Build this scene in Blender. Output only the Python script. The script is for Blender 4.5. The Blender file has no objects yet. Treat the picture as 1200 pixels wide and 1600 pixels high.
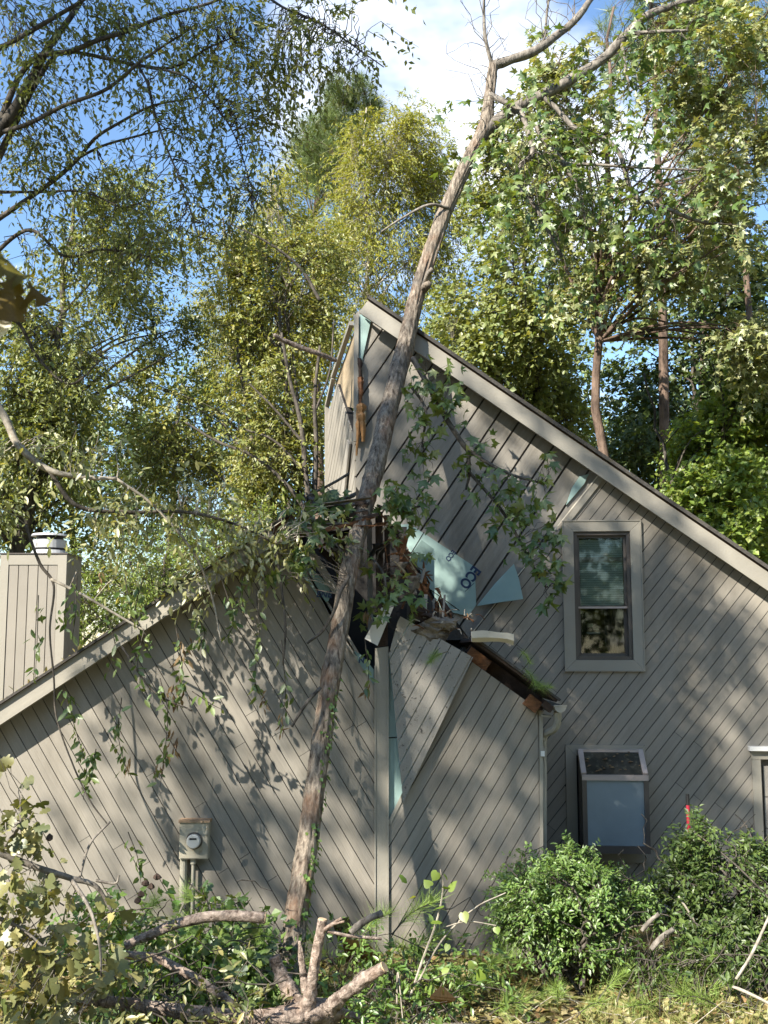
import bpy, math, random
import numpy as np
from mathutils import Vector, Matrix

rng = np.random.default_rng(11)
random.seed(11)
scene = bpy.context.scene
COL = scene.collection
R = math.radians

# ------------------------------------------------------------------ camera
FPX, EYE = 1700.0, 2.63
PITCH = math.atan(215.0 / FPX)
cam_data = bpy.data.cameras.new("camera")
cam_data.sensor_fit = 'VERTICAL'
cam_data.sensor_height = 36.0
cam_data.lens = FPX / 1600.0 * 36.0
cam_data.clip_start, cam_data.clip_end = 0.05, 3000.0
cam_data.dof.use_dof = True
cam_data.dof.focus_distance = 10.5
cam_data.dof.aperture_fstop = 11.0
cam = bpy.data.objects.new("camera", cam_data)
COL.objects.link(cam)
cam.location = (0, 0, EYE)
cam.rotation_euler = (R(90) + PITCH, 0, 0)
scene.camera = cam

# ------------------------------------------------------------------ sun and sky
SUN = Vector((-0.58, -0.60, 0.64)).normalized()       # towards the sun
sun_data = bpy.data.lights.new("sun", 'SUN')
sun_data.energy = 5.0
sun_data.angle = R(0.53)
sun_data.color = (1.0, 0.94, 0.84)
sun = bpy.data.objects.new("sun", sun_data)
COL.objects.link(sun)
sun.location = (-20, -20, 20)
sun.rotation_euler = (-SUN).to_track_quat('-Z', 'Y').to_euler()

world = bpy.data.worlds.new("World")
scene.world = world
world.use_nodes = True
nt = world.node_tree
nt.nodes.clear()
w_out = nt.nodes.new('ShaderNodeOutputWorld')
w_bg = nt.nodes.new('ShaderNodeBackground')
w_bg.inputs[1].default_value = 0.105
sky = nt.nodes.new('ShaderNodeTexSky')
sky.sky_type = 'NISHITA'
sky.sun_disc = False
sky.sun_elevation = math.asin(SUN.z)
sky.sun_rotation = math.atan2(SUN.x, SUN.y)
sky.air_density, sky.dust_density, sky.ozone_density = 1.25, 0.0, 5.0
tc = nt.nodes.new('ShaderNodeTexCoord')
sep = nt.nodes.new('ShaderNodeSeparateXYZ')
nt.links.new(tc.outputs['Generated'], sep.inputs[0])
zadd = nt.nodes.new('ShaderNodeMath'); zadd.operation = 'MAXIMUM'; zadd.inputs[1].default_value = 0.0
nt.links.new(sep.outputs[2], zadd.inputs[0])
zad2 = nt.nodes.new('ShaderNodeMath'); zad2.operation = 'ADD'; zad2.inputs[1].default_value = 0.22
nt.links.new(zadd.outputs[0], zad2.inputs[0])
dx = nt.nodes.new('ShaderNodeMath'); dx.operation = 'DIVIDE'
dy = nt.nodes.new('ShaderNodeMath'); dy.operation = 'DIVIDE'
for k, nd in ((0, dx), (1, dy)):
    nt.links.new(sep.outputs[k], nd.inputs[0]); nt.links.new(zad2.outputs[0], nd.inputs[1])
cmb = nt.nodes.new('ShaderNodeCombineXYZ')
nt.links.new(dx.outputs[0], cmb.inputs[0]); nt.links.new(dy.outputs[0], cmb.inputs[1])
CLOUD_SHIFT = (8.44, 10.02, 0.0)
mp = nt.nodes.new('ShaderNodeMapping')
mp.inputs['Location'].default_value = CLOUD_SHIFT
nt.links.new(cmb.outputs[0], mp.inputs[0])
cn = nt.nodes.new('ShaderNodeTexNoise')
cn.inputs['Scale'].default_value = 1.7
cn.inputs['Detail'].default_value = 6
cn.inputs['Roughness'].default_value = 0.55
nt.links.new(mp.outputs[0], cn.inputs['Vector'])
cr = nt.nodes.new('ShaderNodeValToRGB')
cr.color_ramp.elements[0].position = 0.55; cr.color_ramp.elements[0].color = (0, 0, 0, 1)
cr.color_ramp.elements[1].position = 0.69; cr.color_ramp.elements[1].color = (1, 1, 1, 1)
nt.links.new(cn.outputs['Fac'], cr.inputs[0])
cmix = nt.nodes.new('ShaderNodeMixRGB')
cmix.inputs[2].default_value = (6.6, 6.8, 7.2, 1)
nt.links.new(cr.outputs[0], cmix.inputs[0])
nt.links.new(sky.outputs[0], cmix.inputs[1])
nt.links.new(cmix.outputs[0], w_bg.inputs[0])
nt.links.new(w_bg.outputs[0], w_out.inputs[0])

vs = scene.view_settings
vs.view_transform = 'Standard'; vs.look = 'None'; vs.gamma = 1.0; vs.use_curve_mapping = False
vs.exposure = 1.34
scene.cycles.max_bounces = 3
scene.cycles.diffuse_bounces = 2
scene.cycles.transmission_bounces = 2
scene.cycles.glossy_bounces = 2
scene.cycles.use_adaptive_sampling = True
scene.cycles.use_denoising = True

# ------------------------------------------------------------------ pixel (of the 1200x1600 photograph) -> place
CP, SP = math.cos(PITCH), math.sin(PITCH)
def ray(px, py):
    u, v = (px - 600) / FPX, (800 - py) / FPX
    return np.array([u, CP - v * SP, SP + v * CP])
def P(px, py, Y):
    d = ray(px, py)
    return np.array([0, 0, EYE]) + d * (Y / d[1])
def mpp(Y):                      # metres per photo pixel at depth Y
    return Y / FPX
class Plane2:
    """a vertical wall plane: s runs along it, z up, off towards the viewer"""
    def __init__(self, o, ang):
        self.o = np.array([o[0], o[1], 0.0])
        self.t = np.array([math.cos(ang), math.sin(ang), 0.0])
        self.n = np.array([math.sin(ang), -math.cos(ang), 0.0])
    def uv(self, px, py, off=0.0):
        d = ray(px, py)
        c = np.array([0, 0, EYE])
        k = np.dot(self.o + self.n * off - c, self.n) / np.dot(d, self.n)
        p = c + d * k
        return (float(np.dot(p - self.o, self.t)), float(p[2]))
    def w(self, s, z, off=0.0):
        return self.o + self.t * s + self.n * off + np.array([0, 0, z])
    def px(self, px, py, off=0.0):
        s, z = self.uv(px, py, off)
        return self.w(s, z, off)

def smooth(a, b, x):
    t = np.clip((np.asarray(x, float) - a) / (b - a), 0, 1)
    return t * t * (3 - 2 * t)
def gz(x, y):
    x = np.asarray(x, float); y = np.asarray(y, float)
    z = 1.08 * (1 - smooth(1.0, 9.3, y))
    z = z + 0.035 * np.sin(1.7 * x + 0.6) * np.cos(1.3 * y) + 0.02 * np.sin(4.1 * x + 2.0 * y)
    far = np.clip((np.hypot(x, y) - 18) / 40, 0, 1)
    return z * (1 - far) + far * 0.8 * np.sin(0.05 * x) * np.cos(0.04 * y)
def G(px, py):
    d = ray(px, py)
    lo, hi = 2.0, 60.0
    for _ in range(60):
        m = 0.5 * (lo + hi)
        p = np.array([0, 0, EYE]) + d * (m / d[1])
        if p[2] > gz(p[0], p[1]): lo = m
        else: hi = m
    return np.array([0, 0, EYE]) + d * (lo / d[1])

# ------------------------------------------------------------------ mesh helpers
class Acc:
    """collects triangles and quads, links them as ONE mesh object"""
    def __init__(self):
        self.v, self.t, self.q, self.n = [], [], [], 0
    def add(self, v, tris=None, quads=None):
        v = np.asarray(v, float).reshape(-1, 3)
        if tris is not None and len(tris): self.t.append(np.asarray(tris, int).reshape(-1, 3) + self.n)
        if quads is not None and len(quads): self.q.append(np.asarray(quads, int).reshape(-1, 4) + self.n)
        self.v.append(v); self.n += len(v)
    def mesh(self, name, mat, smooth_shade=False):
        v = np.concatenate(self.v) if self.v else np.zeros((0, 3))
        t = np.concatenate(self.t) if self.t else np.zeros((0, 3), int)
        q = np.concatenate(self.q) if self.q else np.zeros((0, 4), int)
        me = bpy.data.meshes.new(name)
        me.vertices.add(len(v)); me.vertices.foreach_set('co', v.astype(np.float32).ravel())
        nl = len(t) * 3 + len(q) * 4
        me.loops.add(nl)
        me.loops.foreach_set('vertex_index', np.concatenate([t.ravel(), q.ravel()]).astype(np.int32))
        me.polygons.add(len(t) + len(q))
        st = np.concatenate([np.arange(len(t)) * 3, len(t) * 3 + np.arange(len(q)) * 4]).astype(np.int32)
        me.polygons.foreach_set('loop_start', st)
        me.polygons.foreach_set('use_smooth', np.full(len(t) + len(q), bool(smooth_shade)))
        me.materials.append(mat)
        me.update(calc_edges=True)
        return me
    def build(self, name, mat, parent=None, smooth_shade=False, kind=None, label=None):
        o = bpy.data.objects.new(name, self.mesh(name, mat, smooth_shade))
        COL.objects.link(o)
        adopt(o, parent)
        if kind: o['kind'] = kind
        if label: o['label'] = label
        return o
def adopt(o, parent):
    if parent is not None:
        o.parent = parent
        o.matrix_parent_inverse = ABS.get(parent.name, Matrix.Identity(4)).inverted()
ABS = {}
def thing(name, label, cat, loc=(0, 0, 0), group=None):
    o = bpy.data.objects.new(name, None)
    COL.objects.link(o)
    o.empty_display_size = 0.2
    o.location = Vector([float(c) for c in loc])
    ABS[o.name] = Matrix.Translation(o.location)
    o['label'] = label; o['category'] = cat
    if group: o['group'] = group
    return o
def tag(o, label, cat, group=None):
    o['label'] = label; o['category'] = cat
    if group: o['group'] = group
    return o

def unit(a):
    a = np.asarray(a, float)
    n = np.linalg.norm(a, axis=-1, keepdims=True)
    return a / np.maximum(n, 1e-9)
def box_pts(c8):
    """8 corners: bottom ring 0-3, top ring 4-7"""
    return np.asarray(c8), [[0, 3, 2, 1], [4, 5, 6, 7], [0, 1, 5, 4], [1, 2, 6, 5], [2, 3, 7, 6], [3, 0, 4, 7]]
def prism(acc, front, back):
    """front, back: matching rings of points (convex); closed solid"""
    n = len(front)
    v = np.concatenate([front, back])
    tris = [[0, i, i + 1] for i in range(1, n - 1)] + [[n, n + i + 1, n + i] for i in range(1, n - 1)]
    quads = [[i, n + i, n + (i + 1) % n, (i + 1) % n] for i in range(n)]
    acc.add(v, tris, quads)
def wall_prism(acc, W, poly, off0, off1):
    """poly in (s, z); from off0 (back) to off1 (front)"""
    prism(acc, np.array([W.w(s, z, off1) for s, z in poly]), np.array([W.w(s, z, off0) for s, z in poly]))
def wall_rect(acc, W, s0, s1, z0, z1, off0, off1):
    wall_prism(acc, W, [(s0, z0), (s1, z0), (s1, z1), (s0, z1)], off0, off1)
def bar(acc, a, b, w, h, up=(0, 0, 1)):
    """square bar from a to b"""
    a, b = np.asarray(a, float), np.asarray(b, float)
    d = unit(b - a)
    s = np.cross(d, np.asarray(up, float))
    if np.linalg.norm(s) < 1e-4: s = np.cross(d, [1, 0, 0])
    s = unit(s); u = np.cross(s, d)
    ring = [(-w / 2, -h / 2), (w / 2, -h / 2), (w / 2, h / 2), (-w / 2, h / 2)]
    prism(acc, np.array([a + s * i + u * j for i, j in ring]), np.array([b + s * i + u * j for i, j in ring]))

def spline(pts, n):
    """Catmull-Rom through pts (k, m) -> (n, m)"""
    p = np.asarray(pts, float)
    if len(p) == 2:
        return p[0] + (p[1] - p[0]) * np.linspace(0, 1, n)[:, None]
    p = np.vstack([2 * p[0] - p[1], p, 2 * p[-1] - p[-2]])
    k = len(p) - 3
    x = np.linspace(0, k - 1e-6, n)
    i = x.astype(int); t = (x - i)[:, None]
    a, b, c, d = p[i], p[i + 1], p[i + 2], p[i + 3]
    return 0.5 * (2 * b + (c - a) * t + (2 * a - 5 * b + 4 * c - d) * t ** 2 + (3 * b - a - 3 * c + d) * t ** 3)
def tube(acc, pts, rad, ns=6, rough=0.0, cap=True, seed=0, ridge=0):
    pts = np.asarray(pts, float); n = len(pts)
    rad = np.broadcast_to(np.asarray(rad, float), (n,))
    d = unit(np.gradient(pts, axis=0))
    ref = np.array([0, 0, 1.0]) if abs(d[:, 2]).mean() < 0.85 else np.array([0, 1.0, 0])
    s = unit(np.cross(d, ref)); u = np.cross(s, d)
    a = np.linspace(0, 2 * np.pi, ns, endpoint=False)
    rr = np.repeat(rad[:, None], ns, 1)
    if rough > 0:
        r2 = np.random.default_rng(seed)
        lo = r2.normal(0, 1, (n // 6 + 3, ns))
        idx = np.linspace(0, n // 6 + 1.99, n); i0 = idx.astype(int); f = (idx - i0)[:, None]
        nz = lo[i0] * (1 - f) + lo[i0 + 1] * f
        rr = rr * (1 + rough * nz + rough * 0.5 * r2.normal(0, 1, (n, ns)))
        if ridge:
            rr = rr * (1 + 0.5 * rough * np.sin(a * ridge + 1.3 * np.sin(np.linspace(0, n / 5, n))[:, None]))
    v = pts[:, None] + s[:, None] * (np.cos(a)[None, :, None] * rr[..., None]) + u[:, None] * (np.sin(a)[None, :, None] * rr[..., None])
    i, j = np.meshgrid(np.arange(n - 1), np.arange(ns), indexing='ij')
    j2 = (j + 1) % ns
    q = np.stack([i * ns + j, i * ns + j2, (i + 1) * ns + j2, (i + 1) * ns + j], -1).reshape(-1, 4)
    v = v.reshape(-1, 3)
    t = []
    if cap:
        t = [[0, k + 1, k] for k in range(1, ns - 1)] + [[(n - 1) * ns, (n - 1) * ns + k, (n - 1) * ns + k + 1] for k in range(1, ns - 1)]
    acc.add(v, t, q)
def twigs(acc, A, B, r0, sag=0.0, seg=3, ns=3, r=None):
    """many thin tubes at once from points A to points B (N,3)"""
    r = r or rng
    A, B = np.asarray(A, float), np.asarray(B, float); N = len(A)
    if N == 0: return
    t = np.linspace(0, 1, seg + 1)
    L = np.linalg.norm(B - A, axis=1)
    pts = A[:, None] + (B - A)[:, None] * t[None, :, None]
    wob = r.normal(0, 0.06, (N, seg + 1, 3)) * L[:, None, None]
    wob[:, 0] = 0; wob[:, -1] = 0
    pts = pts + wob
    pts[..., 2] += sag * L[:, None] * (t * (1 - t))[None] * 4
    d = unit(B - A)
    ref = np.where(np.abs(d[:, 2:3]) < 0.8, np.array([[0, 0, 1.0]]), np.array([[1.0, 0, 0]]))
    s = unit(np.cross(d, ref)); u = np.cross(s, d)
    a = np.linspace(0, 2 * np.pi, ns, endpoint=False)
    rad = np.broadcast_to(np.asarray(r0, float), (N,))[:, None] * (1 - 0.6 * t)[None]
    ring = s[:, None, :] * np.cos(a)[None, :, None] + u[:, None, :] * np.sin(a)[None, :, None]
    v = pts[:, :, None, :] + ring[:, None] * rad[:, :, None, None]
    base = np.arange(N)[:, None, None] * (seg + 1) * ns
    i, j = np.meshgrid(np.arange(seg), np.arange(ns), indexing='ij')
    j2 = (j + 1) % ns
    q = np.stack([i * ns + j, i * ns + j2, (i + 1) * ns + j2, (i + 1) * ns + j], -1).reshape(1, -1, 4)
    acc.add(v.reshape(-1, 3), None, (base + q).reshape(-1, 4))

# leaf shapes: y along the leaf, z its face; unit length
def fan(outline, cup=0.0):
    o = np.array(outline, float)
    c = np.array([[0, 0.38, 0]])
    z = cup * (o[:, 0] ** 2)
    v = np.vstack([c, np.column_stack([o, z])])
    n = len(o)
    return v, np.array([[0, i + 1, (i + 1) % n + 1] for i in range(n)])
LEAF2 = (np.array([[0, 0, 0], [0.24, 0.45, 0.06], [0, 1, -0.06], [-0.24, 0.45, 0.06]]), np.array([[0, 1, 2], [0, 2, 3]]))
LEAFW = (np.array([[0, 0, 0], [0.40, 0.5, 0.08], [0, 1, -0.05], [-0.40, 0.5, 0.08]]), np.array([[0, 1, 2], [0, 2, 3]]))
LEAFN = (np.array([[0, 0, 0], [0.15, 0.45, 0.05], [0, 1, -0.10], [-0.15, 0.45, 0.05]]), np.array([[0, 1, 2], [0, 2, 3]]))
_e = [(0, 0), (0.13, 0.16), (0.2, 0.42), (0.15, 0.72), (0, 1.0), (-0.15, 0.72), (-0.2, 0.42), (-0.13, 0.16)]
LEAFE = fan(_e, 1.6)
def _star():
    pts = [(0, 0.0)]
    lob = [(-118, .62), (-55, .93), (0, 1.0), (55, .93), (118, .62)]
    out = []
    for i, (a, l) in enumerate(lob):
        out.append((a - 11, l * 0.72)) if False else None
        out.append((a - 17, l * 0.60)); out.append((a, l)); out.append((a + 17, l * 0.60))
        if i < 4: out.append(((a + lob[i + 1][0]) / 2, 0.43))
    c = (0, 0.3)
    o = [(c[0] + l * 0.72 * math.sin(R(a)), c[1] + l * 0.72 * math.cos(R(a))) for a, l in out]
    return o
LEAFS = fan(_star(), -0.8)
_oak = [(0, 0), (0.10, 0.14), (0.24, 0.20), (0.16, 0.30), (0.40, 0.44), (0.42, 0.56), (0.20, 0.60), (0.30, 0.78), (0.22, 0.90), (0, 1.0)]
LEAFO = fan(_oak + [(-x, y) for x, y in _oak[-2:0:-1]], -0.5)
NEEDLE = (np.array([[-0.010, 0, 0], [0.010, 0, 0], [0, 1, 0]]), np.array([[0, 1, 2]]))

def frames(D, N):
    """leaf axes: D along, N roughly the face normal"""
    Y = unit(D); X = unit(np.cross(Y, N)); Z = np.cross(X, Y)
    return X, Y, Z
def put_leaves(acc, shape, pos, D, N, size):
    v, f = shape
    X, Y, Z = frames(D, N)
    size = np.broadcast_to(np.asarray(size, float), (len(pos),))
    pts = (X[:, None] * v[None, :, 0:1] + Y[:, None] * v[None, :, 1:2] + Z[:, None] * v[None, :, 2:3]) * size[:, None, None] + pos[:, None]
    k = len(v)
    acc.add(pts.reshape(-1, 3), (np.arange(len(pos))[:, None, None] * k + f[None]).reshape(-1, 3))
def leaf_objects(mesh, parent, pos, D, N, size, inv):
    X, Y, Z = frames(D, N)
    for i in range(len(pos)):
        o = bpy.data.objects.new('leaf', mesh)
        COL.objects.link(o)
        s = float(size[i])
        m = Matrix.Identity(4)
        for r_ in range(3):
            m[r_][0], m[r_][1], m[r_][2], m[r_][3] = X[i][r_] * s, Y[i][r_] * s, Z[i][r_] * s, pos[i][r_]
        o.parent = parent
        o.matrix_parent_inverse = inv
        o.matrix_basis = m
def spray(base, d, L, nper, r, droop=0.3, spread=0.9, sj=0.35):
    """leaf positions and directions along N twigs"""
    N = len(base)
    t = np.linspace(0.12, 1.0, nper)[None, :] + r.normal(0, 0.04, (N, nper))
    L = np.broadcast_to(np.asarray(L, float), (N,))
    d = unit(d)
    pos = base[:, None] + d[:, None] * (t * L[:, None])[..., None]
    pos[..., 2] -= droop * L[:, None] * t ** 2
    side = unit(np.cross(d, r.normal(0, 1, (N, 3))))
    sgn = np.where(np.arange(nper) % 2 == 0, 1, -1)[None, :, None]
    ld = d[:, None] * 0.7 + side[:, None] * sgn * spread + r.normal(0, sj, (N, nper, 3))
    ld[..., 2] -= droop
    nn = r.normal(0, 0.6, (N, nper, 3)); nn[..., 2] += 0.9
    return pos.reshape(-1, 3), unit(ld.reshape(-1, 3)), nn.reshape(-1, 3)

# ------------------------------------------------------------------ materials
def new_mat(name):
    m = bpy.data.materials.new(name); m.use_nodes = True
    t = m.node_tree; t.nodes.clear()
    out = t.nodes.new('ShaderNodeOutputMaterial')
    return m, t, out
def N_(t, typ, **kw):
    n = t.nodes.new(typ)
    for k, v in kw.items(): setattr(n, k, v)
    return n
def ramp(t, stops):
    r = t.nodes.new('ShaderNodeValToRGB')
    e = r.color_ramp.elements
    while len(e) < len(stops): e.new(0.5)
    for el, (p, c) in zip(e, stops):
        el.position = p; el.color = (*c, 1)
    return r
def noise(t, scale, detail=4, rough=0.55, coord='Object', stretch=None, rot=None):
    c = t.nodes.new('ShaderNodeTexCoord')
    n = t.nodes.new('ShaderNodeTexNoise')
    n.inputs['Scale'].default_value = scale; n.inputs['Detail'].default_value = detail; n.inputs['Roughness'].default_value = rough
    src = c.outputs[coord]
    if stretch or rot:
        m = t.nodes.new('ShaderNodeMapping')
        if rot: m.inputs['Rotation'].default_value = rot
        if stretch: m.inputs['Scale'].default_value = stretch
        t.links.new(src, m.inputs[0]); src = m.outputs[0]
    t.links.new(src, n.inputs['Vector'])
    return n
def surface(name, col, var=0.12, rough=0.7, nscale=3.0, bump=0.15, bscale=60, stretch=None, spec=0.3, objvar=0.0, spots=None, metal=0.0, rot=None):
    """a solid of one colour with uneven tone, fine relief and (objvar) a slightly different tone for each piece"""
    m, t, out = new_mat(name)
    b = t.nodes.new('ShaderNodeBsdfPrincipled')
    b.inputs['Roughness'].default_value = rough
    b.inputs['Metallic'].default_value = metal
    b.inputs['Specular IOR Level'].default_value = spec
    n = noise(t, nscale, 6, 0.6, stretch=stretch, rot=rot)
    c = np.array(col)
    rp = ramp(t, [(0.3, tuple(c * (1 - var))), (0.7, tuple(np.minimum(c * (1 + var), 1)))])
    t.links.new(n.outputs['Fac'], rp.inputs[0])
    cur = rp.outputs[0]
    if objvar:
        oi = t.nodes.new('ShaderNodeObjectInfo')
        mr = t.nodes.new('ShaderNodeMapRange'); mr.inputs[3].default_value = 1 - objvar; mr.inputs[4].default_value = 1 + objvar
        t.links.new(oi.outputs['Random'], mr.inputs[0])
        mu = N_(t, 'ShaderNodeVectorMath', operation='SCALE')
        t.links.new(cur, mu.inputs[0]); t.links.new(mr.outputs[0], mu.inputs['Scale'])
        cur = mu.outputs[0]
    if spots:
        sc, lo, hi, scol = spots
        n2 = noise(t, sc, 5, 0.65)
        r2 = ramp(t, [(lo, (0, 0, 0)), (hi, (1, 1, 1))])
        t.links.new(n2.outputs['Fac'], r2.inputs[0])
        mx = t.nodes.new('ShaderNodeMixRGB'); mx.inputs[2].default_value = (*scol, 1)
        t.links.new(r2.outputs[0], mx.inputs[0]); t.links.new(cur, mx.inputs[1])
        cur = mx.outputs[0]
    t.links.new(cur, b.inputs['Base Color'])
    if bump:
        nb = noise(t, bscale, 4, 0.6, stretch=stretch, rot=rot)
        bp = t.nodes.new('ShaderNodeBump'); bp.inputs['Strength'].default_value = bump; bp.inputs['Distance'].default_value = 0.01
        t.links.new(nb.outputs['Fac'], bp.inputs['Height']); t.links.new(bp.outputs[0], b.inputs['Normal'])
    t.links.new(b.outputs[0], out.inputs[0])
    return m
def leafmat(name, cols, trans=0.35, gloss=0.10, grough=0.38, tint=(1.25, 1.1, 0.45)):
    gloss = gloss * 0.5; grough = 0.45
    cols = [(min(c[0] * 1.88, .5), min(c[1] * 1.75, .5), c[2] * 1.5) for c in cols]; trans = min(trans + .06, .45)
    """leaves: each island takes its own colour from cols; light passes through"""
    m, t, out = new_mat(name)
    g = t.nodes.new('ShaderNodeNewGeometry')
    k = len(cols)
    rp = ramp(t, [(i / max(k - 1, 1), c) for i, c in enumerate(cols)])
    oi = t.nodes.new('ShaderNodeObjectInfo')
    ad = N_(t, 'ShaderNodeMath', operation='ADD'); t.links.new(g.outputs['Random Per Island'], ad.inputs[0]); t.links.new(oi.outputs['Random'], ad.inputs[1])
    fr = N_(t, 'ShaderNodeMath', operation='FRACT'); t.links.new(ad.outputs[0], fr.inputs[0])
    t.links.new(fr.outputs[0], rp.inputs[0])
    nz = noise(t, 38, 3, 0.6)
    mr = t.nodes.new('ShaderNodeMapRange'); mr.inputs[1].default_value = 0.3; mr.inputs[2].default_value = 0.7; mr.inputs[3].default_value = 0.72; mr.inputs[4].default_value = 1.28
    t.links.new(nz.outputs['Fac'], mr.inputs[0])
    lm = N_(t, 'ShaderNodeVectorMath', operation='SCALE'); t.links.new(rp.outputs[0], lm.inputs[0]); t.links.new(mr.outputs[0], lm.inputs['Scale'])
    d = t.nodes.new('ShaderNodeBsdfDiffuse'); tr = t.nodes.new('ShaderNodeBsdfTranslucent'); gl = t.nodes.new('ShaderNodeBsdfGlossy')
    gl.inputs['Roughness'].default_value = grough
    t.links.new(lm.outputs[0], d.inputs[0])
    mu = N_(t, 'ShaderNodeVectorMath', operation='MULTIPLY'); mu.inputs[1].default_value = tint
    t.links.new(lm.outputs[0], mu.inputs[0]); t.links.new(mu.outputs[0], tr.inputs[0])
    m1 = t.nodes.new('ShaderNodeMixShader'); m1.inputs[0].default_value = trans
    t.links.new(d.outputs[0], m1.inputs[1]); t.links.new(tr.outputs[0], m1.inputs[2])
    m2 = t.nodes.new('ShaderNodeMixShader'); m2.inputs[0].default_value = gloss
    t.links.new(m1.outputs[0], m2.inputs[1]); t.links.new(gl.outputs[0], m2.inputs[2])
    t.links.new(m2.outputs[0], out.inputs[0])
    return m
def barkmat(name, dark, light, scale=14, stretch=(1, 1, 0.18), bump=0.9, patch=None):
    m, t, out = new_mat(name)
    b = t.nodes.new('ShaderNodeBsdfPrincipled'); b.inputs['Roughness'].default_value = 0.9; b.inputs['Specular IOR Level'].default_value = 0.15
    n = noise(t, scale, 8, 0.68, stretch=stretch)
    rp = ramp(t, [(0.34, dark), (0.5, tuple(0.5 * (np.array(dark) + np.array(light)))), (0.64, light)])
    t.links.new(n.outputs['Fac'], rp.inputs[0])
    cur = rp.outputs[0]
    if patch:
        n2 = noise(t, 3.2, 4, 0.6, stretch=(1, 1, 0.6))
        r2 = ramp(t, [(0.52, (0, 0, 0)), (0.66, (1, 1, 1))])
        t.links.new(n2.outputs['Fac'], r2.inputs[0])
        sc = N_(t, 'ShaderNodeMath', operation='MULTIPLY'); sc.inputs[1].default_value = 0.6
        t.links.new(r2.outputs[0], sc.inputs[0])
        mx = t.nodes.new('ShaderNodeMixRGB'); mx.inputs[2].default_value = (*patch, 1)
        t.links.new(sc.outputs[0], mx.inputs[0]); t.links.new(cur, mx.inputs[1]); cur = mx.outputs[0]
    t.links.new(cur, b.inputs['Base Color'])
    bp = t.nodes.new('ShaderNodeBump'); bp.inputs['Strength'].default_value = bump; bp.inputs['Distance'].default_value = 0.035
    t.links.new(n.outputs['Fac'], bp.inputs['Height']); t.links.new(bp.outputs[0], b.inputs['Normal'])
    t.links.new(b.outputs[0], out.inputs[0])
    return m

def sidingmat(name, col, ang, dirt=None, var=0.09):
    m, t, out = new_mat(name)
    b = t.nodes.new('ShaderNodeBsdfPrincipled'); b.inputs['Roughness'].default_value = 0.62; b.inputs['Specular IOR Level'].default_value = 0.25
    c = np.array(col)
    def grain(scale, st, det=5):
        tc_ = t.nodes.new('ShaderNodeTexCoord'); mp_ = t.nodes.new('ShaderNodeMapping'); mp_.vector_type = 'TEXTURE'
        mp_.inputs['Rotation'].default_value = (0, -ang, 0); mp_.inputs['Scale'].default_value = (st, 1, 1)
        n_ = t.nodes.new('ShaderNodeTexNoise'); n_.inputs['Scale'].default_value = scale; n_.inputs['Detail'].default_value = det; n_.inputs['Roughness'].default_value = 0.65
        t.links.new(tc_.outputs['Object'], mp_.inputs[0]); t.links.new(mp_.outputs[0], n_.inputs['Vector']); return n_
    g1 = grain(26, 14); g2 = grain(90, 16)
    rp = ramp(t, [(0.3, tuple(c * (1 - var))), (0.7, tuple(c * (1 + var)))]); t.links.new(g1.outputs['Fac'], rp.inputs[0])
    st = noise(t, 2.4, 6, 0.65, stretch=(1, 1, 0.28))                       # rain stains and faded patches
    r2 = ramp(t, [(0.34, (0.80, 0.79, 0.77)), (0.55, (1.0, 1.0, 1.0)), (0.75, (1.07, 1.06, 1.04))]); t.links.new(st.outputs['Fac'], r2.inputs[0])
    mx = N_(t, 'ShaderNodeMixRGB', blend_type='MULTIPLY'); mx.inputs[0].default_value = 1.0
    t.links.new(rp.outputs[0], mx.inputs[1]); t.links.new(r2.outputs[0], mx.inputs[2])
    oi = t.nodes.new('ShaderNodeObjectInfo'); mr = t.nodes.new('ShaderNodeMapRange'); mr.inputs[3].default_value = 0.93; mr.inputs[4].default_value = 1.06
    t.links.new(oi.outputs['Random'], mr.inputs[0]); mu = N_(t, 'ShaderNodeVectorMath', operation='SCALE'); t.links.new(mx.outputs[0], mu.inputs[0]); t.links.new(mr.outputs[0], mu.inputs['Scale'])
    cur = mu.outputs[0]
    n3 = noise(t, 60, 3, 0.6); r3 = ramp(t, [(0.66, (0, 0, 0)), (0.74, (0.55, 0.55, 0.55))]); t.links.new(n3.outputs['Fac'], r3.inputs[0])   # mildew specks
    n4 = noise(t, 1.8, 4, 0.6); r4 = ramp(t, [(0.45, (0, 0, 0)), (0.62, (1, 1, 1))]); t.links.new(n4.outputs['Fac'], r4.inputs[0])
    mm = N_(t, 'ShaderNodeMath', operation='MULTIPLY'); t.links.new(r3.outputs[0], mm.inputs[0]); t.links.new(r4.outputs[0], mm.inputs[1])
    m3 = t.nodes.new('ShaderNodeMixRGB'); m3.inputs[2].default_value = (0.09, 0.085, 0.07, 1); t.links.new(mm.outputs[0], m3.inputs[0]); t.links.new(cur, m3.inputs[1])
    t.links.new(m3.outputs[0], b.inputs['Base Color'])
    bp = t.nodes.new('ShaderNodeBump'); bp.inputs['Strength'].default_value = 0.5; bp.inputs['Distance'].default_value = 0.006
    t.links.new(g2.outputs['Fac'], bp.inputs['Height']); t.links.new(bp.outputs[0], b.inputs['Normal'])
    t.links.new(b.outputs[0], out.inputs[0])
    return m
M = {}
TAUPE = (0.272, 0.247, 0.206)
M['siding'] = surface('siding_paint', TAUPE, 0.07, 0.62, 1.6, 0.25, 90, stretch=(1, 1, 1), objvar=0.045, spec=0.25)
M['siding_l'] = sidingmat('siding_paint_left', TAUPE, R(-58.5))
M['siding_r'] = sidingmat('siding_paint_right', TAUPE, R(58.5))
M['siding_m'] = sidingmat('siding_paint_main', TAUPE, R(51))
M['siding_old'] = sidingmat('old_siding_paint', (0.285, 0.262, 0.225), R(56), var=0.14)
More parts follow.
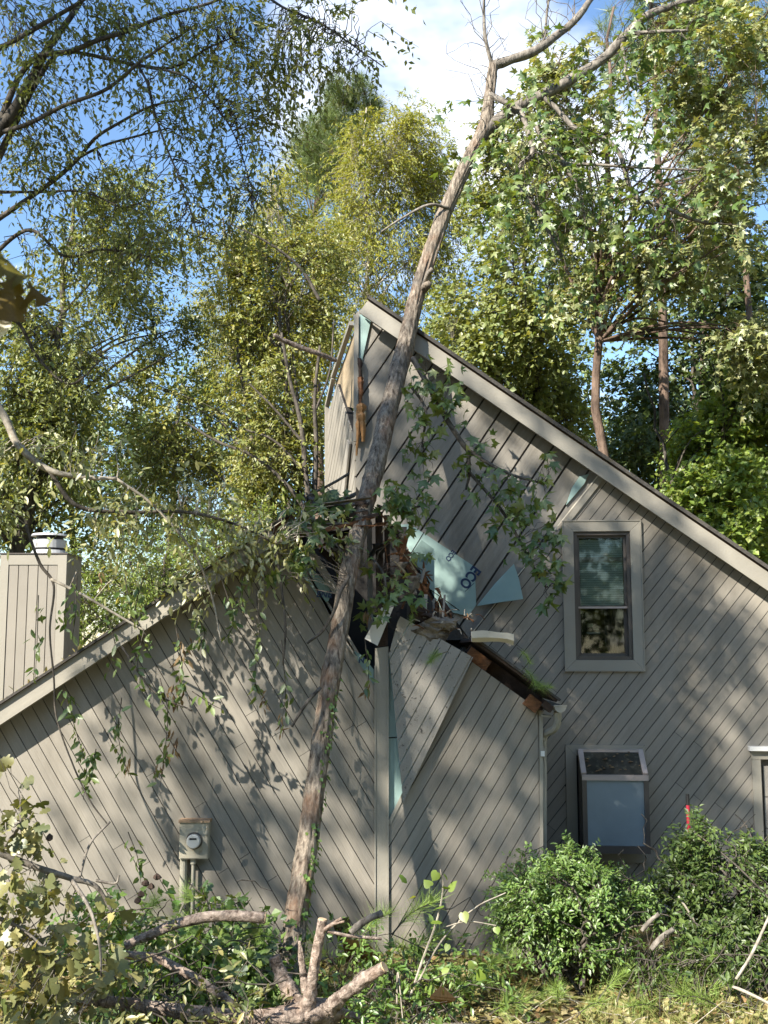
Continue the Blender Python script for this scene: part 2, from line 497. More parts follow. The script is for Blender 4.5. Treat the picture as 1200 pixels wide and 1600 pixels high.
M['siding_older'] = surface('old_siding_paint', (0.285, 0.262, 0.225), 0.10, 0.7, 2.2, 0.35, 70, objvar=0.06, spec=0.2)
M['siding_dirty'] = surface('mildewed_siding_paint', (0.31, 0.285, 0.245), 0.12, 0.7, 3.0, 0.3, 80, objvar=0.05, spots=(26, 0.60, 0.68, (0.05, 0.046, 0.04)))
M['trim'] = surface('trim_paint', (0.30, 0.277, 0.228), 0.06, 0.55, 2.0, 0.15, 60, objvar=0.04)
M['fascia'] = surface('fascia_paint', (0.29, 0.268, 0.222), 0.10, 0.6, 2.5, 0.2, 50, objvar=0.04)
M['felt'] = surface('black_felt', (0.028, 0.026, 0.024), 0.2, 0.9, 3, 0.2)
M['old_felt'] = surface('old_sheathing', (0.075, 0.066, 0.056), 0.3, 0.9, 4, 0.3)
M['shingle'] = surface('shingle', (0.075, 0.068, 0.06), 0.35, 0.95, 30, 0.8, 120, spots=(9, 0.55, 0.7, (0.10, 0.085, 0.05)))
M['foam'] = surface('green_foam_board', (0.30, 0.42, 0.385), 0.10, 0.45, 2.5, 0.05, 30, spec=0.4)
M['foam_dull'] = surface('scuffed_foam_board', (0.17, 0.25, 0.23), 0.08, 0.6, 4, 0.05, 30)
M['ink'] = surface('navy_ink', (0.03, 0.05, 0.11), 0.1, 0.6, 5, 0)
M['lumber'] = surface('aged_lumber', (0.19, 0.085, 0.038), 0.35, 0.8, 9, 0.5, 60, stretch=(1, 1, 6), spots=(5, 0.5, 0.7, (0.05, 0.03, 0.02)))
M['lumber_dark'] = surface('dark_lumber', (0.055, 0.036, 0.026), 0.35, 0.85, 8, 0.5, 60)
M['lumber_raw'] = surface('torn_yellow_wood', (0.40, 0.21, 0.085), 0.25, 0.75, 14, 0.4, 70, stretch=(6, 6, 1))
M['plywood'] = surface('plywood', (0.36, 0.28, 0.18), 0.12, 0.75, 3, 0.2, 60, stretch=(1, 1, 5))
M['torn'] = surface('torn_roofing', (0.20, 0.17, 0.135), 0.4, 0.95, 14, 0.9, 40, spots=(9, 0.5, 0.62, (0.07, 0.055, 0.04)))
M['white'] = surface('white_paint', (0.70, 0.69, 0.66), 0.05, 0.4, 3, 0.05)
M['cream'] = surface('cream_paint', (0.62, 0.56, 0.45), 0.10, 0.5, 6, 0.1, spots=(14, 0.58, 0.7, (0.32, 0.26, 0.18)))
M['bronze'] = surface('bronze_frame', (0.085, 0.072, 0.062), 0.15, 0.4, 4, 0.02, spec=0.5)
M['pinkish'] = surface('weathered_metal_frame', (0.40, 0.335, 0.30), 0.12, 0.4, 6, 0.05, spec=0.5)
M['frost'] = surface('frosted_film', (0.215, 0.26, 0.28), 0.18, 0.5, 1.2, 0.0, spec=0.3)
M['blind'] = surface('blind_slat', (0.66, 0.70, 0.66), 0.05, 0.6, 4, 0)
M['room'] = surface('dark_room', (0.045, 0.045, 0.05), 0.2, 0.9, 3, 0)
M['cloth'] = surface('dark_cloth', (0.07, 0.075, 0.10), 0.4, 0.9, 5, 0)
M['zinc'] = surface('galvanised_metal', (0.48, 0.48, 0.47), 0.12, 0.45, 5, 0.05, metal=0.25, spots=(8, 0.58, 0.72, (0.2, 0.19, 0.17)))
M['meterbox'] = surface('meter_box_paint', (0.38, 0.345, 0.265), 0.12, 0.55, 6, 0.1, spots=(10, 0.60, 0.72, (0.24, 0.17, 0.09)))
M['rust'] = surface('rusty_rim', (0.36, 0.24, 0.15), 0.35, 0.8, 18, 0.4)
M['conduit'] = surface('conduit_paint', (0.33, 0.31, 0.245), 0.1, 0.5, 5, 0.1)
M['dial'] = surface('meter_dial', (0.55, 0.55, 0.52), 0.08, 0.25, 6, 0, spec=0.6)
M['black'] = surface('black_plastic', (0.02, 0.02, 0.02), 0.1, 0.5, 6, 0)
M['red'] = surface('red_paint', (0.42, 0.03, 0.05), 0.15, 0.5, 6, 0)
M['gutter'] = surface('gutter_metal', (0.30, 0.285, 0.245), 0.12, 0.4, 6, 0.05, spec=0.5)
M['cutwood'] = surface('cut_wood', (0.50, 0.36, 0.22), 0.2, 0.8, 18, 0.2)
M['bark'] = barkmat('leaning_tree_bark', (0.055, 0.040, 0.030), (0.40, 0.335, 0.26), 30, (1, 1, 0.13), 1.0, patch=(0.30, 0.165, 0.095))
M['bark_grey'] = barkmat('grey_limb_bark', (0.07, 0.06, 0.05), (0.30, 0.265, 0.22), 18, (1, 1, 0.5), 0.6)
M['bark_dark'] = barkmat('dark_limb_bark', (0.035, 0.030, 0.025), (0.15, 0.13, 0.105), 18, (1, 1, 0.5), 0.6)
M['bark_pine'] = barkmat('pine_bark', (0.05, 0.036, 0.028), (0.25, 0.175, 0.13), 9, (1, 1, 0.35), 1.0)
M['bark_log'] = barkmat('pink_log_bark', (0.085, 0.06, 0.046), (0.52, 0.42, 0.345), 26, (1, 1, 1), 1.0, patch=(0.30, 0.20, 0.14))
M['bark_pale'] = barkmat('pale_twig_bark', (0.20, 0.17, 0.13), (0.46, 0.41, 0.33), 14, (1, 1, 1), 0.3)
M['l_star'] = leafmat('star_leaves', [(0.035, 0.075, 0.018), (0.055, 0.10, 0.025), (0.11, 0.155, 0.045), (0.05, 0.09, 0.024), (0.15, 0.18, 0.07)], 0.36, 0.13)
M['l_star_pale'] = leafmat('pale_star_leaves', [(0.09, 0.125, 0.04), (0.14, 0.17, 0.07), (0.21, 0.225, 0.115), (0.08, 0.11, 0.035)], 0.30, 0.16)
M['l_near'] = leafmat('near_narrow_leaves', [(0.075, 0.105, 0.03), (0.125, 0.15, 0.045), (0.095, 0.12, 0.038), (0.18, 0.19, 0.075)], 0.38, 0.10)
M['l_olive'] = leafmat('olive_leaves', [(0.115, 0.145, 0.04), (0.17, 0.19, 0.06), (0.095, 0.13, 0.036), (0.20, 0.19, 0.065)], 0.36, 0.10)
M['l_yellow'] = leafmat('yellow_green_leaves', [(0.14, 0.165, 0.03), (0.20, 0.21, 0.04), (0.105, 0.14, 0.03)], 0.40, 0.08)
M['l_mid'] = leafmat('mid_green_leaves', [(0.055, 0.09, 0.024), (0.085, 0.125, 0.032), (0.11, 0.14, 0.042), (0.06, 0.085, 0.03)], 0.34, 0.12)
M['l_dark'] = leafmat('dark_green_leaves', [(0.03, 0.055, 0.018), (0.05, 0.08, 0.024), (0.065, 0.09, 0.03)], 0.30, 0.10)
M['l_bright'] = leafmat('bright_green_leaves', [(0.11, 0.18, 0.03), (0.15, 0.21, 0.045), (0.08, 0.14, 0.025), (0.19, 0.23, 0.07)], 0.38, 0.10)
M['l_pine'] = leafmat('pine_needles', [(0.05, 0.09, 0.03), (0.085, 0.125, 0.045), (0.12, 0.155, 0.06)], 0.2, 0.10)
M['l_sprig'] = leafmat('fresh_pine_needles', [(0.12, 0.20, 0.05), (0.19, 0.27, 0.08), (0.08, 0.14, 0.035)], 0.25, 0.08)
M['l_drape'] = leafmat('wilting_oval_leaves', [(0.14, 0.165, 0.06), (0.21, 0.225, 0.10), (0.10, 0.135, 0.045), (0.27, 0.27, 0.15), (0.18, 0.195, 0.08)], 0.36, 0.18)
M['l_hang'] = leafmat('hanging_oval_leaves', [(0.04, 0.085, 0.022), (0.07, 0.12, 0.03), (0.11, 0.15, 0.045), (0.055, 0.10, 0.03)], 0.32, 0.14)
M['l_dead'] = leafmat('dead_leaves', [(0.11, 0.08, 0.045), (0.16, 0.12, 0.07), (0.075, 0.05, 0.028)], 0.25, 0.05, tint=(1.1, 0.8, 0.5))
M['l_oak'] = leafmat('oak_leaves', [(0.075, 0.092, 0.032), (0.12, 0.135, 0.055), (0.05, 0.07, 0.022), (0.17, 0.175, 0.085), (0.045, 0.06, 0.02), (0.21, 0.20, 0.085), (0.09, 0.10, 0.035)], 0.30, 0.12)
M['l_bush'] = leafmat('bush_leaves', [(0.05, 0.11, 0.022), (0.085, 0.155, 0.035), (0.12, 0.19, 0.05), (0.04, 0.08, 0.02)], 0.33, 0.13)
M['l_shrub'] = leafmat('glossy_shrub_leaves', [(0.025, 0.05, 0.014), (0.045, 0.08, 0.02), (0.075, 0.115, 0.03), (0.035, 0.06, 0.016)], 0.28, 0.09)
M['l_litter'] = leafmat('leaf_litter', [(0.20, 0.175, 0.095), (0.14, 0.15, 0.06), (0.25, 0.22, 0.14), (0.10, 0.12, 0.04), (0.16, 0.105, 0.055)], 0.2, 0.06)
M['l_grass'] = leafmat('grass_blades', [(0.10, 0.145, 0.04), (0.15, 0.18, 0.065), (0.20, 0.195, 0.10), (0.075, 0.115, 0.03)], 0.35, 0.06)
M['l_maple'] = leafmat('autumn_leaf', [(0.060, 0.048, 0.008), (0.075, 0.050, 0.010), (0.08, 0.08, 0.014)], 0.42, 0.05)
M['l_gold'] = leafmat('golden_leaf', [(0.36, 0.22, 0.02)], 0.4, 0.05)
M['l_light'] = leafmat('light_green_leaves', [(0.088, 0.125, 0.038), (0.14, 0.17, 0.06), (0.105, 0.14, 0.048), (0.17, 0.185, 0.075)], 0.40, 0.10)

def groundmat():
    m, t, out = new_mat('ground_soil')
    b = t.nodes.new('ShaderNodeBsdfPrincipled'); b.inputs['Roughness'].default_value = 0.95; b.inputs['Specular IOR Level'].default_value = 0.1
    n = noise(t, 1.3, 8, 0.65)
    rp = ramp(t, [(0.35, (0.10, 0.075, 0.04)), (0.5, (0.19, 0.15, 0.075)), (0.62, (0.17, 0.17, 0.06)), (0.75, (0.30, 0.24, 0.12))])
    t.links.new(n.outputs['Fac'], rp.inputs[0])
    n2 = noise(t, 45, 5, 0.7)
    mx = N_(t, 'ShaderNodeMixRGB', blend_type='MULTIPLY'); mx.inputs[0].default_value = 0.7
    r2 = ramp(t, [(0.3, (0.35, 0.33, 0.3)), (0.65, (1.2, 1.15, 1.0))]); t.links.new(n2.outputs['Fac'], r2.inputs[0])
    t.links.new(rp.outputs[0], mx.inputs[1]); t.links.new(r2.outputs[0], mx.inputs[2])
    t.links.new(mx.outputs[0], b.inputs['Base Color'])
    bp = t.nodes.new('ShaderNodeBump'); bp.inputs['Strength'].default_value = 0.9; bp.inputs['Distance'].default_value = 0.03
    t.links.new(n2.outputs['Fac'], bp.inputs['Height']); t.links.new(bp.outputs[0], b.inputs['Normal'])
    t.links.new(b.outputs[0], out.inputs[0])
    return m
M['ground'] = groundmat()
def glassmat(name, tint, alpha, rough=0.03):
    m, t, out = new_mat(name)
    tr = t.nodes.new('ShaderNodeBsdfTransparent'); tr.inputs[0].default_value = (*tint, 1)
    gl = t.nodes.new('ShaderNodeBsdfGlossy'); gl.inputs['Roughness'].default_value = rough
    fr = t.nodes.new('ShaderNodeFresnel'); fr.inputs[0].default_value = 1.5
    ad = N_(t, 'ShaderNodeMath', operation='ADD'); ad.inputs[1].default_value = alpha
    t.links.new(fr.outputs[0], ad.inputs[0])
    mx = t.nodes.new('ShaderNodeMixShader'); t.links.new(ad.outputs[0], mx.inputs[0])
    t.links.new(tr.outputs[0], mx.inputs[1]); t.links.new(gl.outputs[0], mx.inputs[2])
    t.links.new(mx.outputs[0], out.inputs[0])
    return m
M['glass'] = glassmat('window_glass', (0.72, 0.78, 0.76), 0.01)
M['glass_dirty'] = surface('dirty_glass', (0.035, 0.035, 0.028), 0.3, 0.12, 10, 0.05, spec=0.7, spots=(16, 0.55, 0.75, (0.16, 0.15, 0.10)))

# ------------------------------------------------------------------ ground
def ground():
    xs = np.concatenate([[-900, -400, -180, -90, -50, -30], np.linspace(-20, 20, 90), [30, 50, 90, 180, 400, 900]])
    ys = np.concatenate([[-300, -100, -40, -15], np.linspace(-6, 16, 70), [18, 21, 26, 34, 48, 70, 110, 200, 420, 1200]])
    X, Y = np.meshgrid(xs, ys, indexing='ij')
    Z = gz(X, Y)
    a = Acc(); nx, ny = X.shape
    i, j = np.meshgrid(np.arange(nx - 1), np.arange(ny - 1), indexing='ij')
    q = np.stack([i * ny + j, (i + 1) * ny + j, (i + 1) * ny + j + 1, i * ny + j + 1], -1).reshape(-1, 4)
    a.add(np.stack([X, Y, Z], -1).reshape(-1, 3), None, q)
    o = a.build('ground', M['ground'], None, True); o['kind'] = 'structure'
ground()

# ------------------------------------------------------------------ house
house = thing('house', 'storm-damaged taupe house with diagonal board siding and a tree fallen on its corner', 'house', (0, 9.8, 0))
YF = 9.8
F = Plane2((0, YF), 0.0)                                  # the low front gable
d_ = ray(850, 1000); k_ = 11.25 / d_[1]
MW = Plane2((d_[0] * k_, 11.25), R(-4))                  # the tall main wall, set back and turned
def FP(*pts, off=0.0): return [F.uv(x, y, off) for x, y in pts]
def MP(*pts, off=0.0): return [MW.uv(x, y, off) for x, y in pts]

def clip(poly, n, c):
    """keep the part of the convex polygon where n.p <= c"""
    out = []
    for i in range(len(poly)):
        a, b = poly[i], poly[(i + 1) % len(poly)]
        da, db = n[0] * a[0] + n[1] * a[1] - c, n[0] * b[0] + n[1] * b[1] - c
        if da <= 0: out.append(a)
        if (da < 0 < db) or (db < 0 < da):
            t = da / (da - db); out.append((a[0] + (b[0] - a[0]) * t, a[1] + (b[1] - a[1]) * t))
    return out
def area(p):
    return 0.5 * abs(sum(p[i][0] * p[(i + 1) % len(p)][1] - p[(i + 1) % len(p)][0] * p[i][1] for i in range(len(p))))
def minus_rects(polys, rects):
    for (s0, s1, z0, z1) in rects:
        out = []
        for p in polys:
            cand = [clip(p, (1, 0), s0), clip(p, (-1, 0), -s1)]
            mid = clip(clip(p, (-1, 0), -s0), (1, 0), s1)
            if len(mid) > 2: cand += [clip(mid, (0, 1), z0), clip(mid, (0, -1), -z1)]
            out += [c for c in cand if len(c) > 2 and area(c) > 1e-4]
        polys = out
    return polys
def boards(W, polys, ang, pitch, gap, off0, off1, mat, parent, shift=0.0, name='siding_board', seams=True, joint=0.004, r=None, tilt=0.0):
    """one object for each board: strips at angle ang across the wall polygons"""
    r = r or random.Random(5)
    dn = (-math.sin(ang), math.cos(ang)); dt = (math.cos(ang), math.sin(ang))
    vals = [dn[0] * a + dn[1] * b for p in polys for a, b in p]
    tv = [dt[0] * a + dt[1] * b for p in polys for a, b in p]
    k0, k1 = math.floor((min(vals) - shift) / pitch) - 1, math.ceil((max(vals) - shift) / pitch) + 1
    made = []
    for k in range(k0, k1):
        lo, hi = shift + k * pitch + gap / 2, shift + (k + 1) * pitch - gap / 2
        cuts = [None]
        if seams and r.random() < 0.55: cuts = [r.uniform(min(tv) * 0.7 + max(tv) * 0.3, max(tv) * 0.7 + min(tv) * 0.3)]
        segs = [(-1e9, 1e9)] if cuts[0] is None else [(-1e9, cuts[0] - joint / 2), (cuts[0] + joint / 2, 1e9)]
        for (t0, t1) in segs:
            dj = r.uniform(-0.0008, 0.0008)
            pcs = []
            for p in polys:
                q = clip(clip(p, dn, hi), (-dn[0], -dn[1]), -lo)
                if len(q) > 2: q = clip(clip(q, dt, t1), (-dt[0], -dt[1]), -t0)
                if len(q) > 2 and area(q) > 4e-4:
                    tt = [dt[0] * s + dt[1] * z for s, z in q]
                    pcs.append((min(tt), max(tt), q))
            pcs.sort(key=lambda e: e[0])
            runs = []
            for e in pcs:                                   # pieces that touch are one board
                if runs and e[0] < runs[-1][0] + 0.002:
                    runs[-1][1].append(e[2]); runs[-1][0] = max(runs[-1][0], e[1])
                else: runs.append([e[1], [e[2]]])
            for _, qs in runs:
                a = Acc()
                for q in qs:
                    if tilt:
                        fr = np.array([W.w(s, z, off1 + dj + tilt * ((dn[0] * s + dn[1] * z - lo) / (hi - lo) - 0.5)) for s, z in q])
                        prism(a, fr, np.array([W.w(s, z, off0) for s, z in q]))
                    else:
                        wall_prism(a, W, q, off0, off1 + dj)
                made.append(a.build(name, mat, parent))
    return made

# --- low front gable: the wall left of the corner board, and the wall right of it
LEFT = FP((-80, 1186), (452, 838), (586, 1062), (586, 1530), (-80, 1530))
a = Acc(); wall_prism(a, F, LEFT, -0.12, -0.002)
gw = a.build('gable_wall', M['felt'], house)
boards(F, [LEFT], R(-58.5), 0.112, 0.007, -0.001, 0.014, M['siding_l'], gw, shift=0.02)
# broken ends of siding beside the hole
for pts, o1 in ([((452, 842), (461, 850), (519, 968), (560, 1030), (540, 1010)), 0.03], [((481, 866), (495, 866), (532, 924), (521, 928)), 0.055]):
    a = Acc(); wall_prism(a, F, FP(*pts), 0.016, o1); a.build('broken_board', M['siding'], gw)
RIGHT = FP((734, 1032), (840, 1108), (846, 1520), (607, 1520), (607, 1288))
RB = FP((607, 1012), (640, 968), (734, 1032), (840, 1108), (846, 1520), (607, 1520))
a = Acc(); wall_prism(a, F, RB, -0.12, -0.03)
rw = a.build('end_wall', M['felt'], house)
a = Acc(); wall_prism(a, F, FP((607, 1020), (640, 975), (734, 1040), (700, 1100), (628, 1262), (607, 1292)), -0.029, -0.012)
fo = a.build('foam_board', M['foam'], rw, label='green foam board behind the slipped siding')
for y0 in (1152,):
    a = Acc(); wall_prism(a, F, FP((607, y0), (640, y0 - 2), (640, y0), (607, y0 + 2)), -0.0119, -0.010); a.build('seam', M['felt'], fo)
boards(F, [RIGHT], R(58.5), 0.1035, 0.007, -0.028, 0.014, M['siding_r'], rw, shift=0.03, seams=False)
# raw left edge of the standing boards
a = Acc(); wall_prism(a, F, FP((730, 1030), (735, 1033), (610, 1289), (606, 1284)), 0.0145, 0.022); a.build('edge_strip', M['trim'], rw)
# the slipped panel of boards, hanging proud of the wall and mildewed
SL = FP((608, 1014), (622, 966), (668, 996), (704, 1014), (737, 1028), (727, 1046), (629, 1252), (621, 1130))
TW = Plane2((0, YF - 0.075), R(-3.0))
SLp = [TW.uv(x, y) for x, y in ((608, 1020), (624, 962), (668, 994), (704, 1012), (739, 1027), (727, 1049), (630, 1254), (622, 1130))]
def convexify(p):
    c = np.mean(p, axis=0)
    from mathutils.geometry import convex_hull_2d
    idx = convex_hull_2d([Vector((float(x), float(y))) for x, y in p])
    return [p[i] for i in idx]
SLh = convexify(SLp)
boards(TW, [SLh], R(61), 0.1035, 0.007, -0.012, 0.006, M['siding_dirty'], rw, shift=0.05, seams=False, name='slipped_board')
# corner board with its edge beads
a = Acc(); wall_prism(a, F, FP((586, 1013), (607, 1010), (607, 1520), (584, 1520)), -0.05, 0.030)
cb = a.build('corner_board', M['trim'], house)
for x in (586.2, 606.2):
    a = Acc(); wall_prism(a, F, FP((x - 1.2, 1040), (x + 1.2, 1040), (x + 1.2, 1520), (x - 1.2, 1520)), 0.031, 0.040); a.build('edge_bead', M['trim'], cb)
a = Acc(); wall_prism(a, F, FP((588, 968), (606, 968), (606, 1009), (588, 1011)), -0.06, 0.02); a.build('post_stub', M['lumber_dark'], cb)
# foundation strip
a = Acc(); wall_prism(a, F, FP((608, 1488), (846, 1488), (846, 1506), (608, 1506)), 0.016, 0.05); a.build('base_board', M['trim'], house)
# left end return of the wall, to the right of the end wall
pA, pB = F.px(846, 1108), MW.px(846, 1108)
a = Acc()
sx = F.uv(845.5, 1300)[0]; zt = F.uv(840, 1110)[1]
prism(a, np.array([[sx, YF, -0.2], [sx, 11.4, -0.2], [sx, 11.4, zt], [sx, YF, zt]]), np.array([[sx - .05, YF, -0.2], [sx - .05, 11.4, -0.2], [sx - .05, 11.4, zt], [sx - .05, YF, zt]]))
a.build('return_wall', M['siding'], house)
a = Acc(); wall_prism(a, F, FP((842, 1109), (847.5, 1111), (848.5, 1510), (843.5, 1510)), 0.0145, 0.028); a.build('corner_bead', M['trim'], house)

# --- roof over the left gable: deck, fascia, shingle edge
def roof_slab(W, pA, pB, thick, front, back, mat, name, parent, lift=0.0):
    """slab lying along the line pA-pB of the wall, from off=front to off=back"""
    (s0, z0), (s1, z1) = pA, pB
    L = math.hypot(s1 - s0, z1 - z0); nx, nz = -(z1 - z0) / L, (s1 - s0) / L
    if nz < 0: nx, nz = -nx, -nz
    poly = [(s0 + nx * lift, z0 + nz * lift), (s1 + nx * lift, z1 + nz * lift), (s1 + nx * (lift + thick), z1 + nz * (lift + thick)), (s0 + nx * (lift + thick), z0 + nz * (lift + thick))]
    a = Acc(); wall_prism(a, W, poly, back, front); return a.build(name, mat, parent)
la, lb = F.uv(-90, 1193, 0.2), F.uv(470, 826, 0.2)
rf = roof_slab(F, la, lb, 0.05, 0.17, -3.6, M['lumber'], 'roof_deck', house, lift=0.10)
roof_slab(F, la, F.uv(436, 848.5, 0.2), 0.15, 0.20, 0.172, M['fascia'], 'fascia_board', rf, lift=0.0)
roof_slab(F, la, F.uv(428, 853.7, 0.2), 0.035, 0.222, 0.201, M['trim'], 'trim_strip', rf, lift=0.004)
roof_slab(F, la, lb, 0.022, 0.235, -3.6, M['shingle'], 'shingle_layer', rf, lift=0.152)
roof_slab(F, la, lb, 0.012, 0.17, 0.016, M['trim'], 'soffit', rf, lift=0.02)

# --- roof over the end wall, fascia torn away: bare rafters and dark space
ra, rb = F.uv(640, 945, 0.1), F.uv(872, 1113, 0.1)
rr_ = roof_slab(F, F.uv(738, 1004, .22), F.uv(868, 1099, .22), 0.022, 0.22, -1.6, M['lumber_dark'], 'roof_deck', house, lift=0.012)
roof_slab(F, F.uv(738, 1004, .24), F.uv(871, 1101, .24), 0.020, 0.245, -1.6, M['shingle'], 'shingle_layer', rr_, lift=0.036)
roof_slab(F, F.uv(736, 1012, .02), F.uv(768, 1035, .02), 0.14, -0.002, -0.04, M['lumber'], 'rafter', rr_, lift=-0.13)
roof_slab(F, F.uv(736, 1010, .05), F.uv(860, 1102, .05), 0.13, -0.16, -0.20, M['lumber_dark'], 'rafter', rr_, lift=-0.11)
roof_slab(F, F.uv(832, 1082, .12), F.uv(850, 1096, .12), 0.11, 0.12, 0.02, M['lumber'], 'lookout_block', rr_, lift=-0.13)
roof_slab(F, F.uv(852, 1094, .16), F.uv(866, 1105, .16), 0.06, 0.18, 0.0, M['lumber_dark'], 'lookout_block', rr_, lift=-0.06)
# small soffit return and white conduit clip
a = Acc(); wall_prism(a, F, FP((844, 1116), (861, 1118), (861, 1121), (844, 1119)), -0.1, 0.05); a.build('soffit_return', M['gutter'], house)
# gutter seen end-on and downspout
gut = None
a = Acc()
c0 = F.px(874, 1103, 0.2)
ring = []
for th in np.linspace(R(180), R(360), 9): ring.append((0.052 * math.cos(th), 0.055 * math.sin(th)))
v, q = [], []
for k, off in enumerate((0.26, -1.4)):
    for (x, z) in ring: v.append(F.w(0, 0, off) + np.array([c0[0] + x, 0, c0[2] + z]))
for i in range(8): q.append([i, i + 1, 9 + i + 1, 9 + i])
a.add(v, [[0, i, i + 1] for i in range(1, 8)], q)
gut = a.build('gutter', M['gutter'], house)
a = Acc(); bar(a, c0 + np.array([-0.058, 0.2 - 0.26, 0.004]), c0 + np.array([0.058, 0.2 - 0.26, 0.004]), 0.012, 0.012); a.build('gutter_lip', M['gutter'], gut)
a = Acc()
tube(a, spline([F.px(871, 1112, 0.12), F.px(871, 1128, 0.10), F.px(866, 1139, 0.06), F.px(853, 1146, -0.03), F.px(849, 1156, -0.06), F.px(848.5, 1185, -0.08), F.px(848.5, 1480, -0.08)], 40), 0.034, 8)
a.build('downspout', M['gutter'], gut)
a = Acc(); wall_prism(a, F, FP((844, 1173), (850, 1173), (850, 1181), (844, 1181)), 0.03, 0.045); a.build('conduit_clip', M['white'], house)

# --- the tall main wall
WIN = (MW.uv(881, 930)[0], MW.uv(1001, 930)[0], MW.uv(940, 1047)[1], MW.uv(940, 816)[1])
GWIN = (MW.uv(884, 1240)[0], MW.uv(1008, 1240)[0], MW.uv(940, 1345)[1], MW.uv(940, 1163)[1])
DOOR = (MW.uv(1174, 1240)[0], MW.uv(1290, 1240)[0], -0.2, MW.uv(1180, 1172)[1])
BARE = MP((556, 490), (566, 482), (948, 738), (735, 1000), (640, 1000), (610, 930), (556, 720))
a = Acc(); wall_prism(a, MW, convexify(BARE), -0.10, -0.03)
mw = a.build('main_wall', M['old_felt'], house)
boards(MW, [convexify(MP((556, 490), (566, 482), (948, 738), (735, 1000), (556, 760)))], R(56), 0.222, 0.021, -0.029, 0.0, M['siding_old'], mw, shift=0.1, seams=False, tilt=0.010, name='old_siding_board')
OVER = MP((950, 733), (1290, 972), (1290, 1600), (690, 1600), (690, 1052), (735, 992))
over_parts = minus_rects([OVER], [WIN, GWIN, DOOR])
a = Acc()
for p in over_parts: wall_prism(a, MW, p, 0.005, 0.038)
ow = a.build('main_wall_backing', M['felt'], house)
boards(MW, over_parts, R(51), 0.1035, 0.0075, 0.0385, 0.052, M['siding_m'], ow, shift=0.045)
a = Acc()
for p in minus_rects([MP((556, 488), (566, 480), (1290, 972), (1290, 1600), (556, 1600))], [WIN, GWIN, DOOR]): wall_prism(a, MW, p, -0.16, -0.11)
a.build('wall_core', M['felt'], house)
# raw peel edge
a = Acc(); wall_prism(a, MW, MP((938, 737), (943, 734), (741, 985), (736, 990)), 0.0525, 0.060); a.build('edge_strip', M['cream'], ow)
a = Acc(); wall_prism(a, MW, MP((945, 733), (952, 738), (884, 824), (876, 822)), 0.0605, 0.075); a.build('edge_strip', M['trim'], ow)

# main roof
ma, mb = MW.uv(561, 488, 0.25), MW.uv(1300, 991, 0.25)
mrf = roof_slab(MW, ma, mb, 0.05, 0.22, -4.0, M['lumber'], 'roof_deck', house, lift=0.12)
roof_slab(MW, ma, mb, 0.155, 0.25, 0.222, M['fascia'], 'fascia_board', mrf, lift=0.0)
roof_slab(MW, (ma[0] - 0.01, ma[1] + .006), mb, 0.035, 0.285, -4.0, M['shingle'], 'shingle_layer', mrf, lift=0.172)
roof_slab(MW, ma, mb, 0.012, 0.22, 0.054, M['trim'], 'soffit', mrf, lift=0.03)

# foam board left on the bare part, with its lettering
def foam(pts, off0, off1, mat='foam', label=None, parent=None):
    a = Acc(); wall_prism(a, MW, convexify(MP(*pts)), off0, off1)
    return a.build('foam_board', M[mat], parent or mw, label=label)
f1 = foam(((640, 819), (742, 886), (744, 945), (732, 963), (690, 953), (641, 863), (618, 821)), 0.004, 0.026, label='big torn green foam board with navy lettering')
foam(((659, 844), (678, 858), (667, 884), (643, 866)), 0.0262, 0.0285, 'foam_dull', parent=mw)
foam(((905, 745), (920, 741), (912, 757), (884, 790), (893, 763)), 0.004, 0.030, label='sliver of green foam board under the peeled edge')
foam(((562, 492), (581, 497), (572, 515), (567, 560), (562, 582)), 0.004, 0.024, label='strip of green foam board at the peak')
a = Acc()
for p0, p1 in (((662.5, 831.5), (642.5, 864)), ((672, 921), (718, 954))):
    A_, B_ = MW.px(*p0, 0.027), MW.px(*p1, 0.027)
    bar(a, A_, B_, 0.008, 0.004, up=MW.n)
a.build('foam_seam', M['felt'], mw)
def lettering(txt, W, at, ang, size, off, parent, shear=0.0, sx=1.0):
    cu = bpy.data.curves.new('lettering', 'FONT'); cu.body = txt; cu.size = size; cu.shear = shear
    cu.align_x = 'CENTER'; cu.align_y = 'CENTER'; cu.offset = size * 0.035; cu.extrude = 0.0008
    tmp = bpy.data.objects.new('tmp', cu); COL.objects.link(tmp)
    dg = bpy.context.evaluated_depsgraph_get()
    me = bpy.data.meshes.new_from_object(tmp.evaluated_get(dg))
    bpy.data.objects.remove(tmp)
    n = len(me.vertices); co = np.zeros(n * 3, np.float32); me.vertices.foreach_get('co', co); co = co.reshape(-1, 3)
    s0, z0 = W.uv(*at, off); ca, sa = math.cos(ang), math.sin(ang)
    x, y = co[:, 0] * sx, co[:, 1]
    out = np.array([W.w(s0 + i * ca - j * sa, z0 + i * sa + j * ca, off + k) for i, j, k in zip(x, y, co[:, 2])])
    me.vertices.foreach_set('co', out.astype(np.float32).ravel()); me.materials.clear(); me.materials.append(M['ink']); me.update()
    o = bpy.data.objects.new('lettering', me); COL.objects.link(o); adopt(o, parent)
    return o
lettering('ECO', MW, (734, 902), R(232), 0.15, 0.0275, mw, sx=0.82)
lettering('ECO', MW, (704, 868), R(232), 0.075, 0.0275, mw, sx=0.82)
lettering('RE', MW, (630, 829), R(200), 0.055, 0.0275, mw)
a = Acc()
for p0, p1, w_ in (((727, 924), (741, 911), 0.006), ((700, 878), (709, 867), 0.004)):
    bar(a, MW.px(*p0, 0.0278), MW.px(*p1, 0.0278), w_, 0.001, up=MW.n)
a.build('printed_rule', M['ink'], mw)
